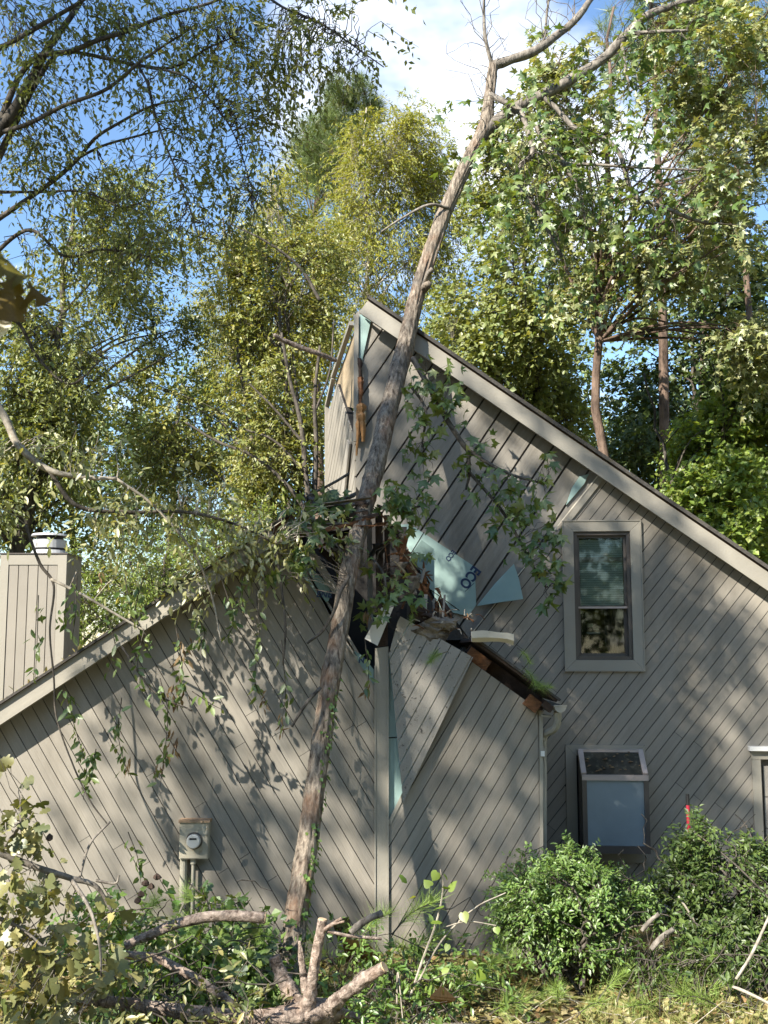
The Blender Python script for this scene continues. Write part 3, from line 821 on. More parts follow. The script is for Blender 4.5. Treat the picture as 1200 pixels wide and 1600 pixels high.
# the corner of foam that has folded forward
a = Acc()
p = [MW.px(745, 947, 0.03), MW.px(774, 911, 0.11), MW.px(803, 881, 0.20), MW.px(811, 905, 0.24), MW.px(817.5, 936, 0.28), MW.px(780, 941, 0.17)]
pb = [q + MW.n * -0.018 for q in p]
prism(a, np.array(p), np.array(pb))
a.build('foam_flap', M['foam'], mw, label='green foam corner folded out over the siding')
# foam with letters behind the left broken boards
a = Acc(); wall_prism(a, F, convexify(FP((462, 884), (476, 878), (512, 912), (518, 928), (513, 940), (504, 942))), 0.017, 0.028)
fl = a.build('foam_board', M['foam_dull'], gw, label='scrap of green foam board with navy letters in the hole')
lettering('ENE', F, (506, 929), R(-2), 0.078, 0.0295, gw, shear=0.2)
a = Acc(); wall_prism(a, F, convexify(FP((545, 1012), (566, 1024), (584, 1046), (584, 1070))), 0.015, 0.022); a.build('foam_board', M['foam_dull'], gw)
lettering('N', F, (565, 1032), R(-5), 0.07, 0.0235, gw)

# --- the narrow side of the tall part, torn open under the peak
TA, TB = MW.px(557, 700, 0.0), P(508, 700, 13.2)
TS = Plane2((TB[0], TB[1]), math.atan2(TA[1] - TB[1], TA[0] - TB[0]))
sideP = convexify([TS.uv(x, y) for x, y in ((510, 660), (528, 600), (556, 690), (556, 960), (510, 960))])
a = Acc(); wall_prism(a, TS, sideP, -0.08, -0.002); sw = a.build('side_wall', M['felt'], house)
boards(TS, [sideP], R(42), 0.13, 0.012, -0.001, 0.012, M['siding'], sw, seams=False)
a = Acc(); wall_prism(a, TS, convexify([TS.uv(x, y) for x, y in ((548, 520), (557, 500), (557, 640), (526, 632), (520, 600))]), -0.06, -0.03); a.build('plywood_sheet', M['plywood'], sw)
for p0, p1, w_, m_ in (((549, 505), (520, 590), 0.05, 'trim'), ((521, 590), (511, 634), 0.05, 'trim'), ((511, 630), (511, 800), 0.045, 'trim')):
    a = Acc(); bar(a, TS.px(*p0, 0.02), TS.px(*p1, 0.02), w_, 0.05, up=TS.n); a.build('edge_trim', M[m_], sw)
a = Acc(); bar(a, TS.px(545, 690, 0.04), TS.px(534, 790, 0.05), 0.16, 0.02, up=TS.n); a.build('loose_board', M['siding_old'], sw)
# splintered corner post below the peak
def shard(pts3, w0, w1, name, mat, parent, seed=0):
    a = Acc(); n = 14
    c = spline(pts3, n); r_ = np.random.default_rng(seed)
    wd = np.linspace(w0, w1, n) * (1 + 0.18 * r_.normal(0, 1, n))
    tube(a, c, np.maximum(wd, 0.003), 5, 0.18, True, seed); return a.build(name, mat, parent)
a = Acc(); bar(a, MW.px(557, 492, 0.03), MW.px(556, 690, 0.05), 0.05, 0.03, up=MW.n); cp = a.build('corner_trim', M['trim'], house)
for i, (p0, p1, w0, m_) in enumerate((((563, 590), (562, 640), 0.035, 'lumber'), ((563, 632), (567, 690), 0.05, 'lumber_raw'), ((559, 640), (557, 712), 0.028, 'lumber_raw'), ((569, 640), (570, 672), 0.02, 'plywood'), ((562, 560), (561, 610), 0.028, 'lumber_dark'))):
    shard([MW.px(*p0, 0.06), MW.px((p0[0] + p1[0]) / 2 + 1, (p0[1] + p1[1]) / 2, 0.07), MW.px(*p1, 0.05)], w0, w0 * 0.35, 'splinter', M[m_], cp, i)

# --- the crushed hole: dark attic with studs, rafters and torn boards
att = house
a = Acc()
zb = F.uv(600, 1060)[1]
for pts, Y in ((((430, 700), (760, 790), (760, 1060), (430, 1060)), 11.35),):
    pass
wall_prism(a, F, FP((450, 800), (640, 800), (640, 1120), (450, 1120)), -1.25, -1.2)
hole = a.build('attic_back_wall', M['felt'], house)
a = Acc(); prism(a, np.array([F.w(*F.uv(430, 1075), -0.14), F.w(*F.uv(640, 1075), -0.14), F.w(*F.uv(640, 1075), -1.2), F.w(*F.uv(430, 1075), -1.2)]), np.array([F.w(*F.uv(430, 1085), -0.14), F.w(*F.uv(640, 1085), -0.14), F.w(*F.uv(640, 1085), -1.2), F.w(*F.uv(430, 1085), -1.2)])); a.build('attic_floor', M['lumber_dark'], house)
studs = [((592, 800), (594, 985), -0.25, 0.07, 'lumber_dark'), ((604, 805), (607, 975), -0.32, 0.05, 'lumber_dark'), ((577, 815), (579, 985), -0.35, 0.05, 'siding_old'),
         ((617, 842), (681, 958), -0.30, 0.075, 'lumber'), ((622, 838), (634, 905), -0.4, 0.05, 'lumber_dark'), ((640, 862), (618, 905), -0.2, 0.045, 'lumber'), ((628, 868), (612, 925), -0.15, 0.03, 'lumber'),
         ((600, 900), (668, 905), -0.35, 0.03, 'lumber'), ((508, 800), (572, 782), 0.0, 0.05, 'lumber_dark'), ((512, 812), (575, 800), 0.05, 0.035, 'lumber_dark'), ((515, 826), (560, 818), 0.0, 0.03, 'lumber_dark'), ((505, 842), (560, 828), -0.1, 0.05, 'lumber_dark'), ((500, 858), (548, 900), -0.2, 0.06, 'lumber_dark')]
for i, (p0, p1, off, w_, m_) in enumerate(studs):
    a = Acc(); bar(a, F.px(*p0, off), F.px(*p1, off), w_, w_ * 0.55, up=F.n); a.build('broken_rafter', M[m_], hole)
for i in range(26):                                        # torn splinters round the hole
    x, y = random.uniform(600, 700), 0
    y = 850 + (x - 615) * 1.35 + random.uniform(-30, 22)
    o_ = random.uniform(-0.25, 0.02)
    p0 = F.px(x, y, o_); dr = np.array([random.uniform(-0.16, 0.16), random.uniform(-0.1, 0.05), random.uniform(-0.2, 0.2)])
    shard([p0, p0 + dr * 0.5 + np.array([0, 0, 0.01]), p0 + dr], random.uniform(0.008, 0.022), 0.004, 'splinter', M[random.choice(['lumber', 'lumber', 'lumber_dark', 'plywood'])], hole, i)
# shattered roof edge left of the trunk, felt shreds and broken lumber hanging in the hole
rs = random.Random(31)
for i in range(16):
    x, y = rs.uniform(498, 566), rs.uniform(772, 850); w_ = rs.uniform(.12, .3); dr = unit(np.array([1, rs.uniform(-.5, .5), rs.uniform(-.1, .45)])) * w_
    p0 = F.px(x, y, rs.uniform(-.2, .12)); a = Acc(); bar(a, p0 - dr, p0 + dr, rs.uniform(.05, .14), rs.uniform(.008, .03), up=(0, rs.uniform(-.6, .2), 1)); a.build('broken_roof_layer', M[rs.choice(['shingle', 'lumber_dark', 'lumber_dark', 'torn', 'lumber'])], hole)
for i in range(18):
    x = rs.uniform(575, 700); y = 840 + max(0, x - 610) * 1.3 + rs.uniform(-40, 40); L_ = rs.uniform(.08, .26); an = rs.uniform(-2.4, -.6)
    p0 = F.px(x, y, rs.uniform(-.4, -.02)); p1 = p0 + np.array([math.cos(an) * L_, rs.uniform(-.06, .06), math.sin(an) * L_]); a = Acc(); bar(a, p0, p1, rs.uniform(.015, .05), rs.uniform(.012, .03), up=(rs.uniform(-.4, .4), -1, .2)); a.build('broken_lumber', M[rs.choice(['lumber', 'lumber_dark', 'plywood', 'siding_old', 'lumber'])], hole)
for i in range(9):
    x = rs.uniform(520, 680); p0 = F.px(x, 850 + max(0, x - 600) * 1.2, rs.uniform(-.15, .03)); n_ = 8; v = []
    w_ = rs.uniform(.03, .07); L_ = rs.uniform(.12, .3); ph = rs.uniform(0, 6)
    for k in range(n_):
        f_ = k / (n_ - 1); c = p0 + np.array([.03 * math.sin(ph + 3 * f_), -.05 * math.sin(2 * f_ + ph), -L_ * f_]); ww = w_ * (1 - .6 * f_) * (1 + .3 * math.sin(9 * f_ + ph)); v += [c + [-ww, .01, 0], c + [ww, -.015, 0]]
    a = Acc(); a.add(v, None, [[2 * k, 2 * k + 1, 2 * k + 3, 2 * k + 2] for k in range(n_ - 1)]); o = a.build('felt_shred', M['torn' if i % 3 else 'felt'], hole, True)
    so = o.modifiers.new('thick', 'SOLIDIFY'); so.thickness = .004
# torn shingle and paper wad over the end wall
def crumple(name, mat, c, rx, rz, ry, seed, parent, n=(14, 9), amp=0.35):
    r_ = np.random.default_rng(seed)
    u = np.linspace(0, 2 * np.pi, n[0], endpoint=False); v = np.linspace(0.12, np.pi - 0.12, n[1])
    U, V = np.meshgrid(u, v, indexing='ij'); k = 1 + amp * r_.normal(0, 0.5, U.shape)
    X = c[0] + rx * k * np.cos(U) * np.sin(V); Y = c[1] + ry * k * np.sin(U) * np.sin(V); Z = c[2] + rz * k * np.cos(V)
    i, j = np.meshgrid(np.arange(n[0]), np.arange(n[1] - 1), indexing='ij'); i2 = (i + 1) % n[0]
    q = np.stack([i * n[1] + j, i2 * n[1] + j, i2 * n[1] + j + 1, i * n[1] + j + 1], -1).reshape(-1, 4)
    a = Acc(); a.add(np.stack([X, Y, Z], -1).reshape(-1, 3), None, q); return a.build(name, mat, parent)
crumple('torn_shingles', M['torn'], F.px(676, 986, 0.05), 0.17, 0.09, 0.10, 3, hole)
crumple('torn_shingles', M['torn'], F.px(690, 974, 0.10), 0.14, 0.055, 0.08, 4, hole)
crumple('torn_shingles', M['lumber_dark'], F.px(660, 962, -0.05), 0.12, 0.08, 0.10, 6, hole)
for i in range(22):
    p0 = F.px(random.uniform(655, 745), random.uniform(958, 985), random.uniform(0.08, 0.2)); dr = np.array([random.uniform(-0.14, 0.14), random.uniform(-0.05, 0.05), random.uniform(-0.06, 0.08)])
    shard([p0, p0 + dr * 0.5 + np.array([0, 0, 0.02]), p0 + dr], 0.007, 0.003, 'splinter', M[random.choice(['lumber', 'lumber_raw', 'bark_pale'])], hole, 50 + i)
# the white board hanging at the corner and the cream gutter end on the roof
a = Acc(); wall_prism(a, F, FP((596, 950), (617, 944), (590, 1009), (570, 998)), 0.06, 0.085); tag(a.build('broken_trim_board', M['white']), 'broken white trim board dangling above the corner board', 'board')
a = Acc()
g0, g1 = F.px(737, 993, 0.30), F.px(800, 994, 0.34)
prof = [(-0.05, 0.035), (-0.05, -0.05), (0.0, -0.055), (0.045, -0.02), (0.05, 0.035), (0.04, 0.035), (0.036, -0.012), (0.0, -0.043), (-0.04, -0.04), (-0.04, 0.035)]
nseg = 9; ring = []
for k in range(nseg):
    f_ = k / (nseg - 1); c = g0 + (g1 - g0) * f_ + np.array([0, 0, 0.006 * math.sin(5 * f_)])
    if k == nseg - 1: c = c + np.array([0.01, 0.0, -0.015])
    ring.append([c + np.array([0, -i * 1.0 + 0.002 * math.sin(9 * f_ + i * 30), j * (1 + 0.12 * math.sin(7 * f_))]) for i, j in prof])
v = np.array(ring).reshape(-1, 3); np_ = len(prof); q = []
for k in range(nseg - 1):
    for i in range(np_): q.append([k * np_ + i, k * np_ + (i + 1) % np_, (k + 1) * np_ + (i + 1) % np_, (k + 1) * np_ + i])
a.add(v, [[(nseg - 1) * np_, (nseg - 1) * np_ + i, (nseg - 1) * np_ + i + 1] for i in range(1, np_ - 1)], q)
tag(a.build('torn_gutter', M['cream']), 'short torn cream gutter length lying on the broken eave', 'gutter')

# --- upper window
def window_upper():
    s0, s1, z0, z1 = WIN; tw = 0.102
    w = Acc(); 
    a = Acc(); fr0, fr1 = 0.02, 0.082
    wroot = None
    def miter(s0, s1, z0, z1, t, o0, o1, mat, name, parent, jt=0.0025):
        I = (s0 + t, s1 - t, z0 + t, z1 - t)
        quads = [[(s0, z1), (I[0], I[3]), (I[1], I[3]), (s1, z1)], [(s0, z0), (s1, z0), (I[1], I[2]), (I[0], I[2])],
                 [(s0, z0 + jt), (I[0], I[2] + jt), (I[0], I[3] - jt), (s0, z1 - jt)], [(s1, z0 + jt), (s1, z1 - jt), (I[1], I[3] - jt), (I[1], I[2] + jt)]]
        for qd in quads:
            a = Acc(); wall_prism(a, MW, qd, o0, o1); a.build(name, mat, parent)
        return I
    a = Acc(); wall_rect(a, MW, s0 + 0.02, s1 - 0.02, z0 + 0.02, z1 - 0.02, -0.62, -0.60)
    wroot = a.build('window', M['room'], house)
    I = miter(s0, s1, z0, z1, tw, 0.0, 0.080, M['trim'], 'trim_board', wroot)
    # thin back-band round the trim
    miter(s0 - 0.012, s1 + 0.012, z0 - 0.012, z1 + 0.012, 0.011, 0.0, 0.088, M['trim'], 'back_band', wroot)
    J = miter(I[0] + 0.002, I[1] - 0.002, I[2] + 0.002, I[3] - 0.002, 0.036, -0.10, 0.055, M['bronze'], 'frame', wroot)
    zm = J[2] + (J[3] - J[2]) * 0.395
    K = miter(J[0], J[1], zm, J[3], 0.026, -0.02, 0.020, M['bronze'], 'sash', wroot)
    K2 = miter(J[0], J[1], J[2], zm + 0.03, 0.030, -0.07, -0.03, M['bronze'], 'sash', wroot)
    a = Acc(); wall_rect(a, MW, J[0] - 0.005, J[1] + 0.005, zm - 0.004, zm + 0.016, 0.0205, 0.034); a.build('meeting_rail', M['pinkish'], wroot)
    a = Acc(); wall_rect(a, MW, K[0], K[1], K[2], K[3], -0.004, 0.002); a.build('pane', M['glass'], wroot)
    a = Acc(); wall_rect(a, MW, K2[0], K2[1], K2[2], K2[3], -0.052, -0.046); a.build('pane', M['glass'], wroot)
    # sash rail of the storm window seen through the glass
    zr = K[2] + (K[3] - K[2]) * 0.655
    a = Acc(); wall_rect(a, MW, K[0], K[1], zr, zr + 0.045, -0.022, -0.012); a.build('inner_rail', M['pinkish'], wroot)
    a = Acc(); z = K[2] + 0.003
    while z < K[3] - 0.024:
        wall_prism(a, MW, [(K[0] + 0.003, z), (K[1] - 0.003, z), (K[1] - 0.003, z + 0.021), (K[0] + 0.003, z + 0.021)], -0.034, -0.030)
        z += 0.0235
    a.build('blind', M['blind'], wroot, kind='stuff')
    # room behind: side walls, a shelf with boxes, a hanging cloth
    a = Acc()
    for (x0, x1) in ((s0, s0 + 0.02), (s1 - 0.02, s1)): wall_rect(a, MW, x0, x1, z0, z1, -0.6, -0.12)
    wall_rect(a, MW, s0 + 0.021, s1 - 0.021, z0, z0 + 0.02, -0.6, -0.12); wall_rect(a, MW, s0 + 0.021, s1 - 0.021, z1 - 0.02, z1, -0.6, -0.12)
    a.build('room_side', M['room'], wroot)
    w_ = J[1] - J[0]
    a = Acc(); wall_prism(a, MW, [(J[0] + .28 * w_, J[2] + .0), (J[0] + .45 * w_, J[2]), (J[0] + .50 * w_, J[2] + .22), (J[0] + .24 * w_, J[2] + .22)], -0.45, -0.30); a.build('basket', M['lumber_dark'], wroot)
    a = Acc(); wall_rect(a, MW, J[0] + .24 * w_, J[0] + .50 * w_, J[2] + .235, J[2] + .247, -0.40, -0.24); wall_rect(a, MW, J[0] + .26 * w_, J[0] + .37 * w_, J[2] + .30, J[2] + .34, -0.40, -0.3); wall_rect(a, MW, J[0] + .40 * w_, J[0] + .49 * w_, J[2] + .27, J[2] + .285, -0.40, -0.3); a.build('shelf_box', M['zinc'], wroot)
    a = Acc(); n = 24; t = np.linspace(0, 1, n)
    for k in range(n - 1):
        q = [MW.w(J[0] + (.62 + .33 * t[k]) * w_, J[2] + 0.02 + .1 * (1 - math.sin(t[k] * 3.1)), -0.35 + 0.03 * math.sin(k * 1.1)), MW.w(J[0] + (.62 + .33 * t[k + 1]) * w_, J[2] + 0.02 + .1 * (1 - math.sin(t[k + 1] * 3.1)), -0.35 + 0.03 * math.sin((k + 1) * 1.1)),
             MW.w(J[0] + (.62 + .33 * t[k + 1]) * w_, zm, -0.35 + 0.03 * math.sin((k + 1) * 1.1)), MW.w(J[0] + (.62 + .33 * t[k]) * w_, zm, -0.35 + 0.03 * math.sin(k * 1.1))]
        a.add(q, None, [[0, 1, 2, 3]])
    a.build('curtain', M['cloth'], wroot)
    # window trim of the garden window uses the same mitre
    return miter
miter = window_upper()

# --- garden window: a glazed box standing out from the wall
def garden_window():
    s0, s1, z0, z1 = GWIN
    a = Acc(); wall_rect(a, MW, s0 + .02, s1 - .02, z0 + .02, z1 - .02, -0.10, -0.08); root = a.build('garden_window', M['room'], house)
    miter(s0, s1, z0, z1, 0.105, 0.0, 0.078, M['trim'], 'trim_board', root)
    o1 = 0.40
    fx0, fz1 = MW.uv(909, 1211, o1); fx1, fz0 = MW.uv(1016, 1322, o1)
    wz1 = MW.uv(950, 1173, 0.08)[1]
    bx0, bx1 = fx0 + 0.0, fx1 - 0.0
    B = lambda s, z, o: MW.w(s, z, o)
    def fbar(p, q, w_=0.045, m_='bronze', nm='frame_bar'):
        a = Acc(); bar(a, p, q, w_, w_, up=MW.n if abs(q[2] - p[2]) > 0.3 else (0, 0, 1)); a.build(nm, M[m_], root)
    h = 0.022
    fbar(B(fx0 + h, fz0, o1), B(fx0 + h, fz1 - .045, o1)); fbar(B(fx1 - h, fz0, o1), B(fx1 - h, fz1 - .045, o1))
    a = Acc(); wall_rect(a, MW, fx0, fx1, fz0 - .07, fz0 - .001, o1 - .03, o1 + .03); a.build('sill_bar', M['bronze'], root)
    fbar(B(fx0, fz1 - .022, o1), B(fx1, fz1 - .022, o1), 0.05, 'pinkish')
    fbar(B(fx0 + h, wz1, 0.10), B(fx0 + h, fz1, o1 - .03), 0.05, 'pinkish'); fbar(B(fx1 - h, wz1, 0.10), B(fx1 - h, fz1, o1 - .03), 0.05, 'pinkish')
    fbar(B(fx0, wz1 - .01, 0.10), B(fx1, wz1 - .01, 0.10), 0.05, 'pinkish')
    fbar(B(fx0 + h, fz0 - .03, 0.10), B(fx0 + h, wz1 - .04, 0.10)); fbar(B(fx0 + h, fz0 - .03, 0.09), B(fx0 + h, fz0 - .03, o1 - .04)); fbar(B(fx1 - h, fz0 - .03, 0.09), B(fx1 - h, fz0 - .03, o1 - .04))
    a = Acc(); wall_rect(a, MW, fx0 + .045, fx1 - .045, fz0, fz1 - .048, o1 - 0.006, o1 + 0.001); a.build('pane', M['frost'], root, label='frosted blue-grey front pane')
    # sloping dirty glass top, with leaf bits
    a = Acc(); t_ = [B(fx0 + .05, wz1 - .01, .125), B(fx1 - .05, wz1 - .01, .125), B(fx1 - .05, fz1 + .003, o1 - .03), B(fx0 + .05, fz1 + .003, o1 - .03)]
    prism(a, np.array(t_), np.array(t_) - np.array([0, 0, 0.008])); a.build('pane', M['glass_dirty'], root, label='dirty sloping glass top')
    a = Acc(); n_ = 26; r_ = np.random.default_rng(3); uu, vv = r_.random(n_), r_.random(n_)
    t_ = np.array(t_); pos = (t_[0] * (1 - uu)[:, None] + t_[1] * uu[:, None]) * (1 - vv)[:, None] + (t_[3] * (1 - uu)[:, None] + t_[2] * uu[:, None]) * vv[:, None] + np.array([0, 0, 0.012])
    put_leaves(a, LEAF2, pos, np.column_stack([r_.normal(0, 1, n_), r_.normal(0, .6, n_), r_.normal(-.1, .2, n_)]), np.tile([0, -.4, 1.0], (n_, 1)), r_.uniform(.03, .07, n_))
    a.build('fallen_leaves', M['l_dead'], root, kind='stuff')
    # dark sides and floor
    for s in (fx0 + h, fx1 - h):
        a = Acc(); prism(a, np.array([B(s, fz0, .12), B(s, fz0, o1 - .03), B(s, fz1 - .05, o1 - .03), B(s, wz1 - .06, .12)]), np.array([B(s + .006, fz0, .12), B(s + .006, fz0, o1 - .03), B(s + .006, fz1 - .05, o1 - .03), B(s + .006, wz1 - .06, .12)]))
        a.build('side_pane', M['glass_dirty'], root)
    a = Acc(); prism(a, np.array([B(fx0, fz0 - .06, .09), B(fx1, fz0 - .06, .09), B(fx1, fz0 - .06, o1 - .04), B(fx0, fz0 - .06, o1 - .04)]), np.array([B(fx0, fz0 - .075, .09), B(fx1, fz0 - .075, .09), B(fx1, fz0 - .075, o1 - .04), B(fx0, fz0 - .075, o1 - .04)])); a.build('floor_panel', M['bronze'], root)
garden_window()
# --- doorway at the right edge
def doorway():
    s0, s1, z0, z1 = DOOR
    a = Acc(); wall_rect(a, MW, s0 + .1, s1, z0, z1 - .08, -0.06, 0.0); root = a.build('door', M['bronze'], house)
    a = Acc(); wall_rect(a, MW, s0, s0 + .085, z0, z1 - .085, 0.0, 0.075); a.build('jamb_board', M['trim'], root)
    a = Acc(); wall_rect(a, MW, s0, s1, z1 - .083, z1, 0.0, 0.075); a.build('head_board', M['trim'], root)
    a = Acc(); wall_rect(a, MW, s0 - .03, s1, z1 + .002, z1 + .045, 0.0, 0.13); a.build('drip_cap', M['white'], root)
    z = z1 - .15; k = 0
    while z > z0:
        a = Acc(); wall_rect(a, MW, s0 + .12, s1, z - .30, z - .004, 0.001, 0.022); a.build('door_panel', M['siding_old'], root); z -= .305
doorway()

# --- chimney with its metal flue
def chimney():
    YC = 12.3
    CW = Plane2((0, YC), 0.0)
    s0, zt = CW.uv(1.5, 866); s1, _ = CW.uv(105, 866); zb = CW.uv(50, 1180)[1]
    dep = 0.62
    a = Acc(); wall_rect(a, CW, s0 + .02, s1 - .02, zb, zt - .01, -dep + .02, -0.016); root = a.build('chimney', M['siding'], house)
    for (x0, x1) in ((s0, s0 + .095), (s1 - .10, s1)):
        a = Acc(); wall_rect(a, CW, x0, x1, zb, zt - .0, -0.02, 0.012); a.build('trim_board', M['trim'], root)
    a = Acc(); wall_rect(a, CW, s0 + .0955, s1 - .1005, zt - .12, zt, -0.02, 0.011); a.build('trim_board', M['trim'], root)
    n = 5; w_ = (s1 - .101 - s0 - .096) / n
    for i in range(n):
        a = Acc(); wall_rect(a, CW, s0 + .0965 + i * w_ + .005, s0 + .0965 + (i + 1) * w_ - .005, zb, zt - .121, -0.014, 0.002); a.build('siding_board', M['siding'], root)
    SW = Plane2((s1, YC), R(90))
    n = 5
    for i in range(n):
        a = Acc(); wall_rect(a, SW, .03 + i * (dep - .03) / n + .003, .03 + (i + 1) * (dep - .03) / n - .003, zb, zt, -0.018, -0.004); a.build('siding_board', M['siding'], root)
    a = Acc(); wall_rect(a, CW, s0 - .012, s1 + .012, zt + .001, zt + .014, -dep, 0.022); a.build('cap_flashing', M['bronze'], root)
    cx, cy = CW.uv(67, 860)[0], YC + 0.25
    fl = None
    def cyl(r0, r1, z0, z1, mat, name, parent, ns=28, n=2):
        a = Acc(); tube(a, [[cx, cy, z0], [cx, cy, z1]], [r0, r1], ns); return a.build(name, mat, parent, False)
    zz = CW.uv(67, 866)[1] + .012
    fl = cyl(.215, .19, zz, zz + .05, M['zinc'], 'flue', root)
    cyl(.185, .185, zz + .05, zz + .075, M['black'], 'flue_gap', root)
    cyl(.19, .19, zz + .0755, zz + .17, M['zinc'], 'flue_band', root)
    cyl(.15, .15, zz + .17, zz + .215, M['black'], 'flue_gap', root)
    cyl(.215, .20, zz + .2155, zz + .24, M['zinc'], 'flue_lid', root)
chimney()

# --- electric meter on the gable wall
def meter():
    c = F.px(302, 1313)
    root = thing('electric_meter', 'tan electric meter box with round dial and conduit on the gable siding', 'meter', (c[0], YF, 0.3))
    s0, z1 = F.uv(281, 1285, .12); s1, z0 = F.uv(325, 1342, .12)
    a = Acc(); wall_rect(a, F, s0, s1, z0, z1, 0.0145, 0.125); a.build('box', M['meterbox'], root)
    a = Acc(); wall_rect(a, F, s0 - .008, s1 + .012, z1 + .001, z1 + .022, 0.0145, 0.145); a.build('box_hood', M['rust'], root)
    a = Acc(); wall_rect(a, F, s0 + .01, s1 - .008, z0 + .008, z1 - .012, 0.1252, 0.131); a.build('box_cover', M['meterbox'], root)
    cs, cz = F.uv(303, 1314, .15)
    for r0, o0, o1, m_, nm in ((.072, .1315, .150, 'bronze', 'dial_ring'), (.060, .150, .20, 'dial', 'dial')):
        a = Acc(); tube(a, [F.w(cs, cz, o0), F.w(cs, cz, o1 - .012), F.w(cs, cz, o1)], [r0, r0, r0 * .86], 26); a.build(nm, M[m_], root)
    a = Acc(); wall_rect(a, F, cs - .03, cs + .03, cz + .018, cz + .032, 0.2005, 0.204); a.build('register', M['black'], root)
    a = Acc(); p0 = F.w(F.uv(287, 1342, .07)[0], z0, .07); tube(a, [p0, p0 * [1, 1, 0] + [0, 0, -0.1]], .032, 12); a.build('conduit', M['conduit'], root)
    a = Acc(); p0 = F.w(F.uv(302, 1342, .07)[0], z0, .07); tube(a, [p0, p0 * [1, 1, 0] + [0, 0, 0.05]], .014, 10); tube(a, [p0, p0 - [0, 0, 0.05]], .026, 10); a.build('conduit', M['conduit'], root)
meter()

# ------------------------------------------------------------------ trees
def px_line(pts, n=None):
    """[(px, py, Y, radius in px)] -> smooth points and radii"""
    p = np.array([P(a, b, c) for a, b, c, *_ in pts]); r_ = np.array([q[3] * mpp(q[2]) for q in pts])
    n = n or max(6, 6 * len(pts))
    s = spline(np.column_stack([p, r_]), n)
    return s[:, :3], np.maximum(s[:, 3], 0.0015)
def rough_ground(p): return np.array([p[0], p[1], float(gz(p[0], p[1]))])

def crown_points(boxes, n, r, shell=0.55, clumps=60, spread=0.16):
    """spray points gathered in clumps inside ellipsoids given as (centre, radii, share)"""
    out = []
    tot = sum(b[2] for b in boxes)
    for c, rad, sh in boxes:
        k = max(4, int(clumps * sh / tot)); m = int(n * sh / tot)
        d = unit(r.normal(0, 1, (k, 3))); rr = r.uniform(shell, 1.0, (k, 1)) ** 0.7
        cc = d * rr
        w = r.uniform(0.3, 1.6, k); w /= w.sum()
        idx = r.choice(k, m, p=w)
        q = cc[idx] + r.normal(0, spread, (m, 3)) * r.uniform(0.5, 1.4, k)[idx][:, None]
        q = q[np.linalg.norm(q, axis=1) < 1.12]
        out.append(np.asarray(c) + q * np.asarray(rad))
    return np.concatenate(out)
def px_box(x0, y0, x1, y1, Y, depth, share=1.0):
    c = P((x0 + x1) / 2, (y0 + y1) / 2, Y)
    return (c, np.array([(x1 - x0) / 2 * mpp(Y), depth, (y1 - y0) / 2 * mpp(Y)]), share)

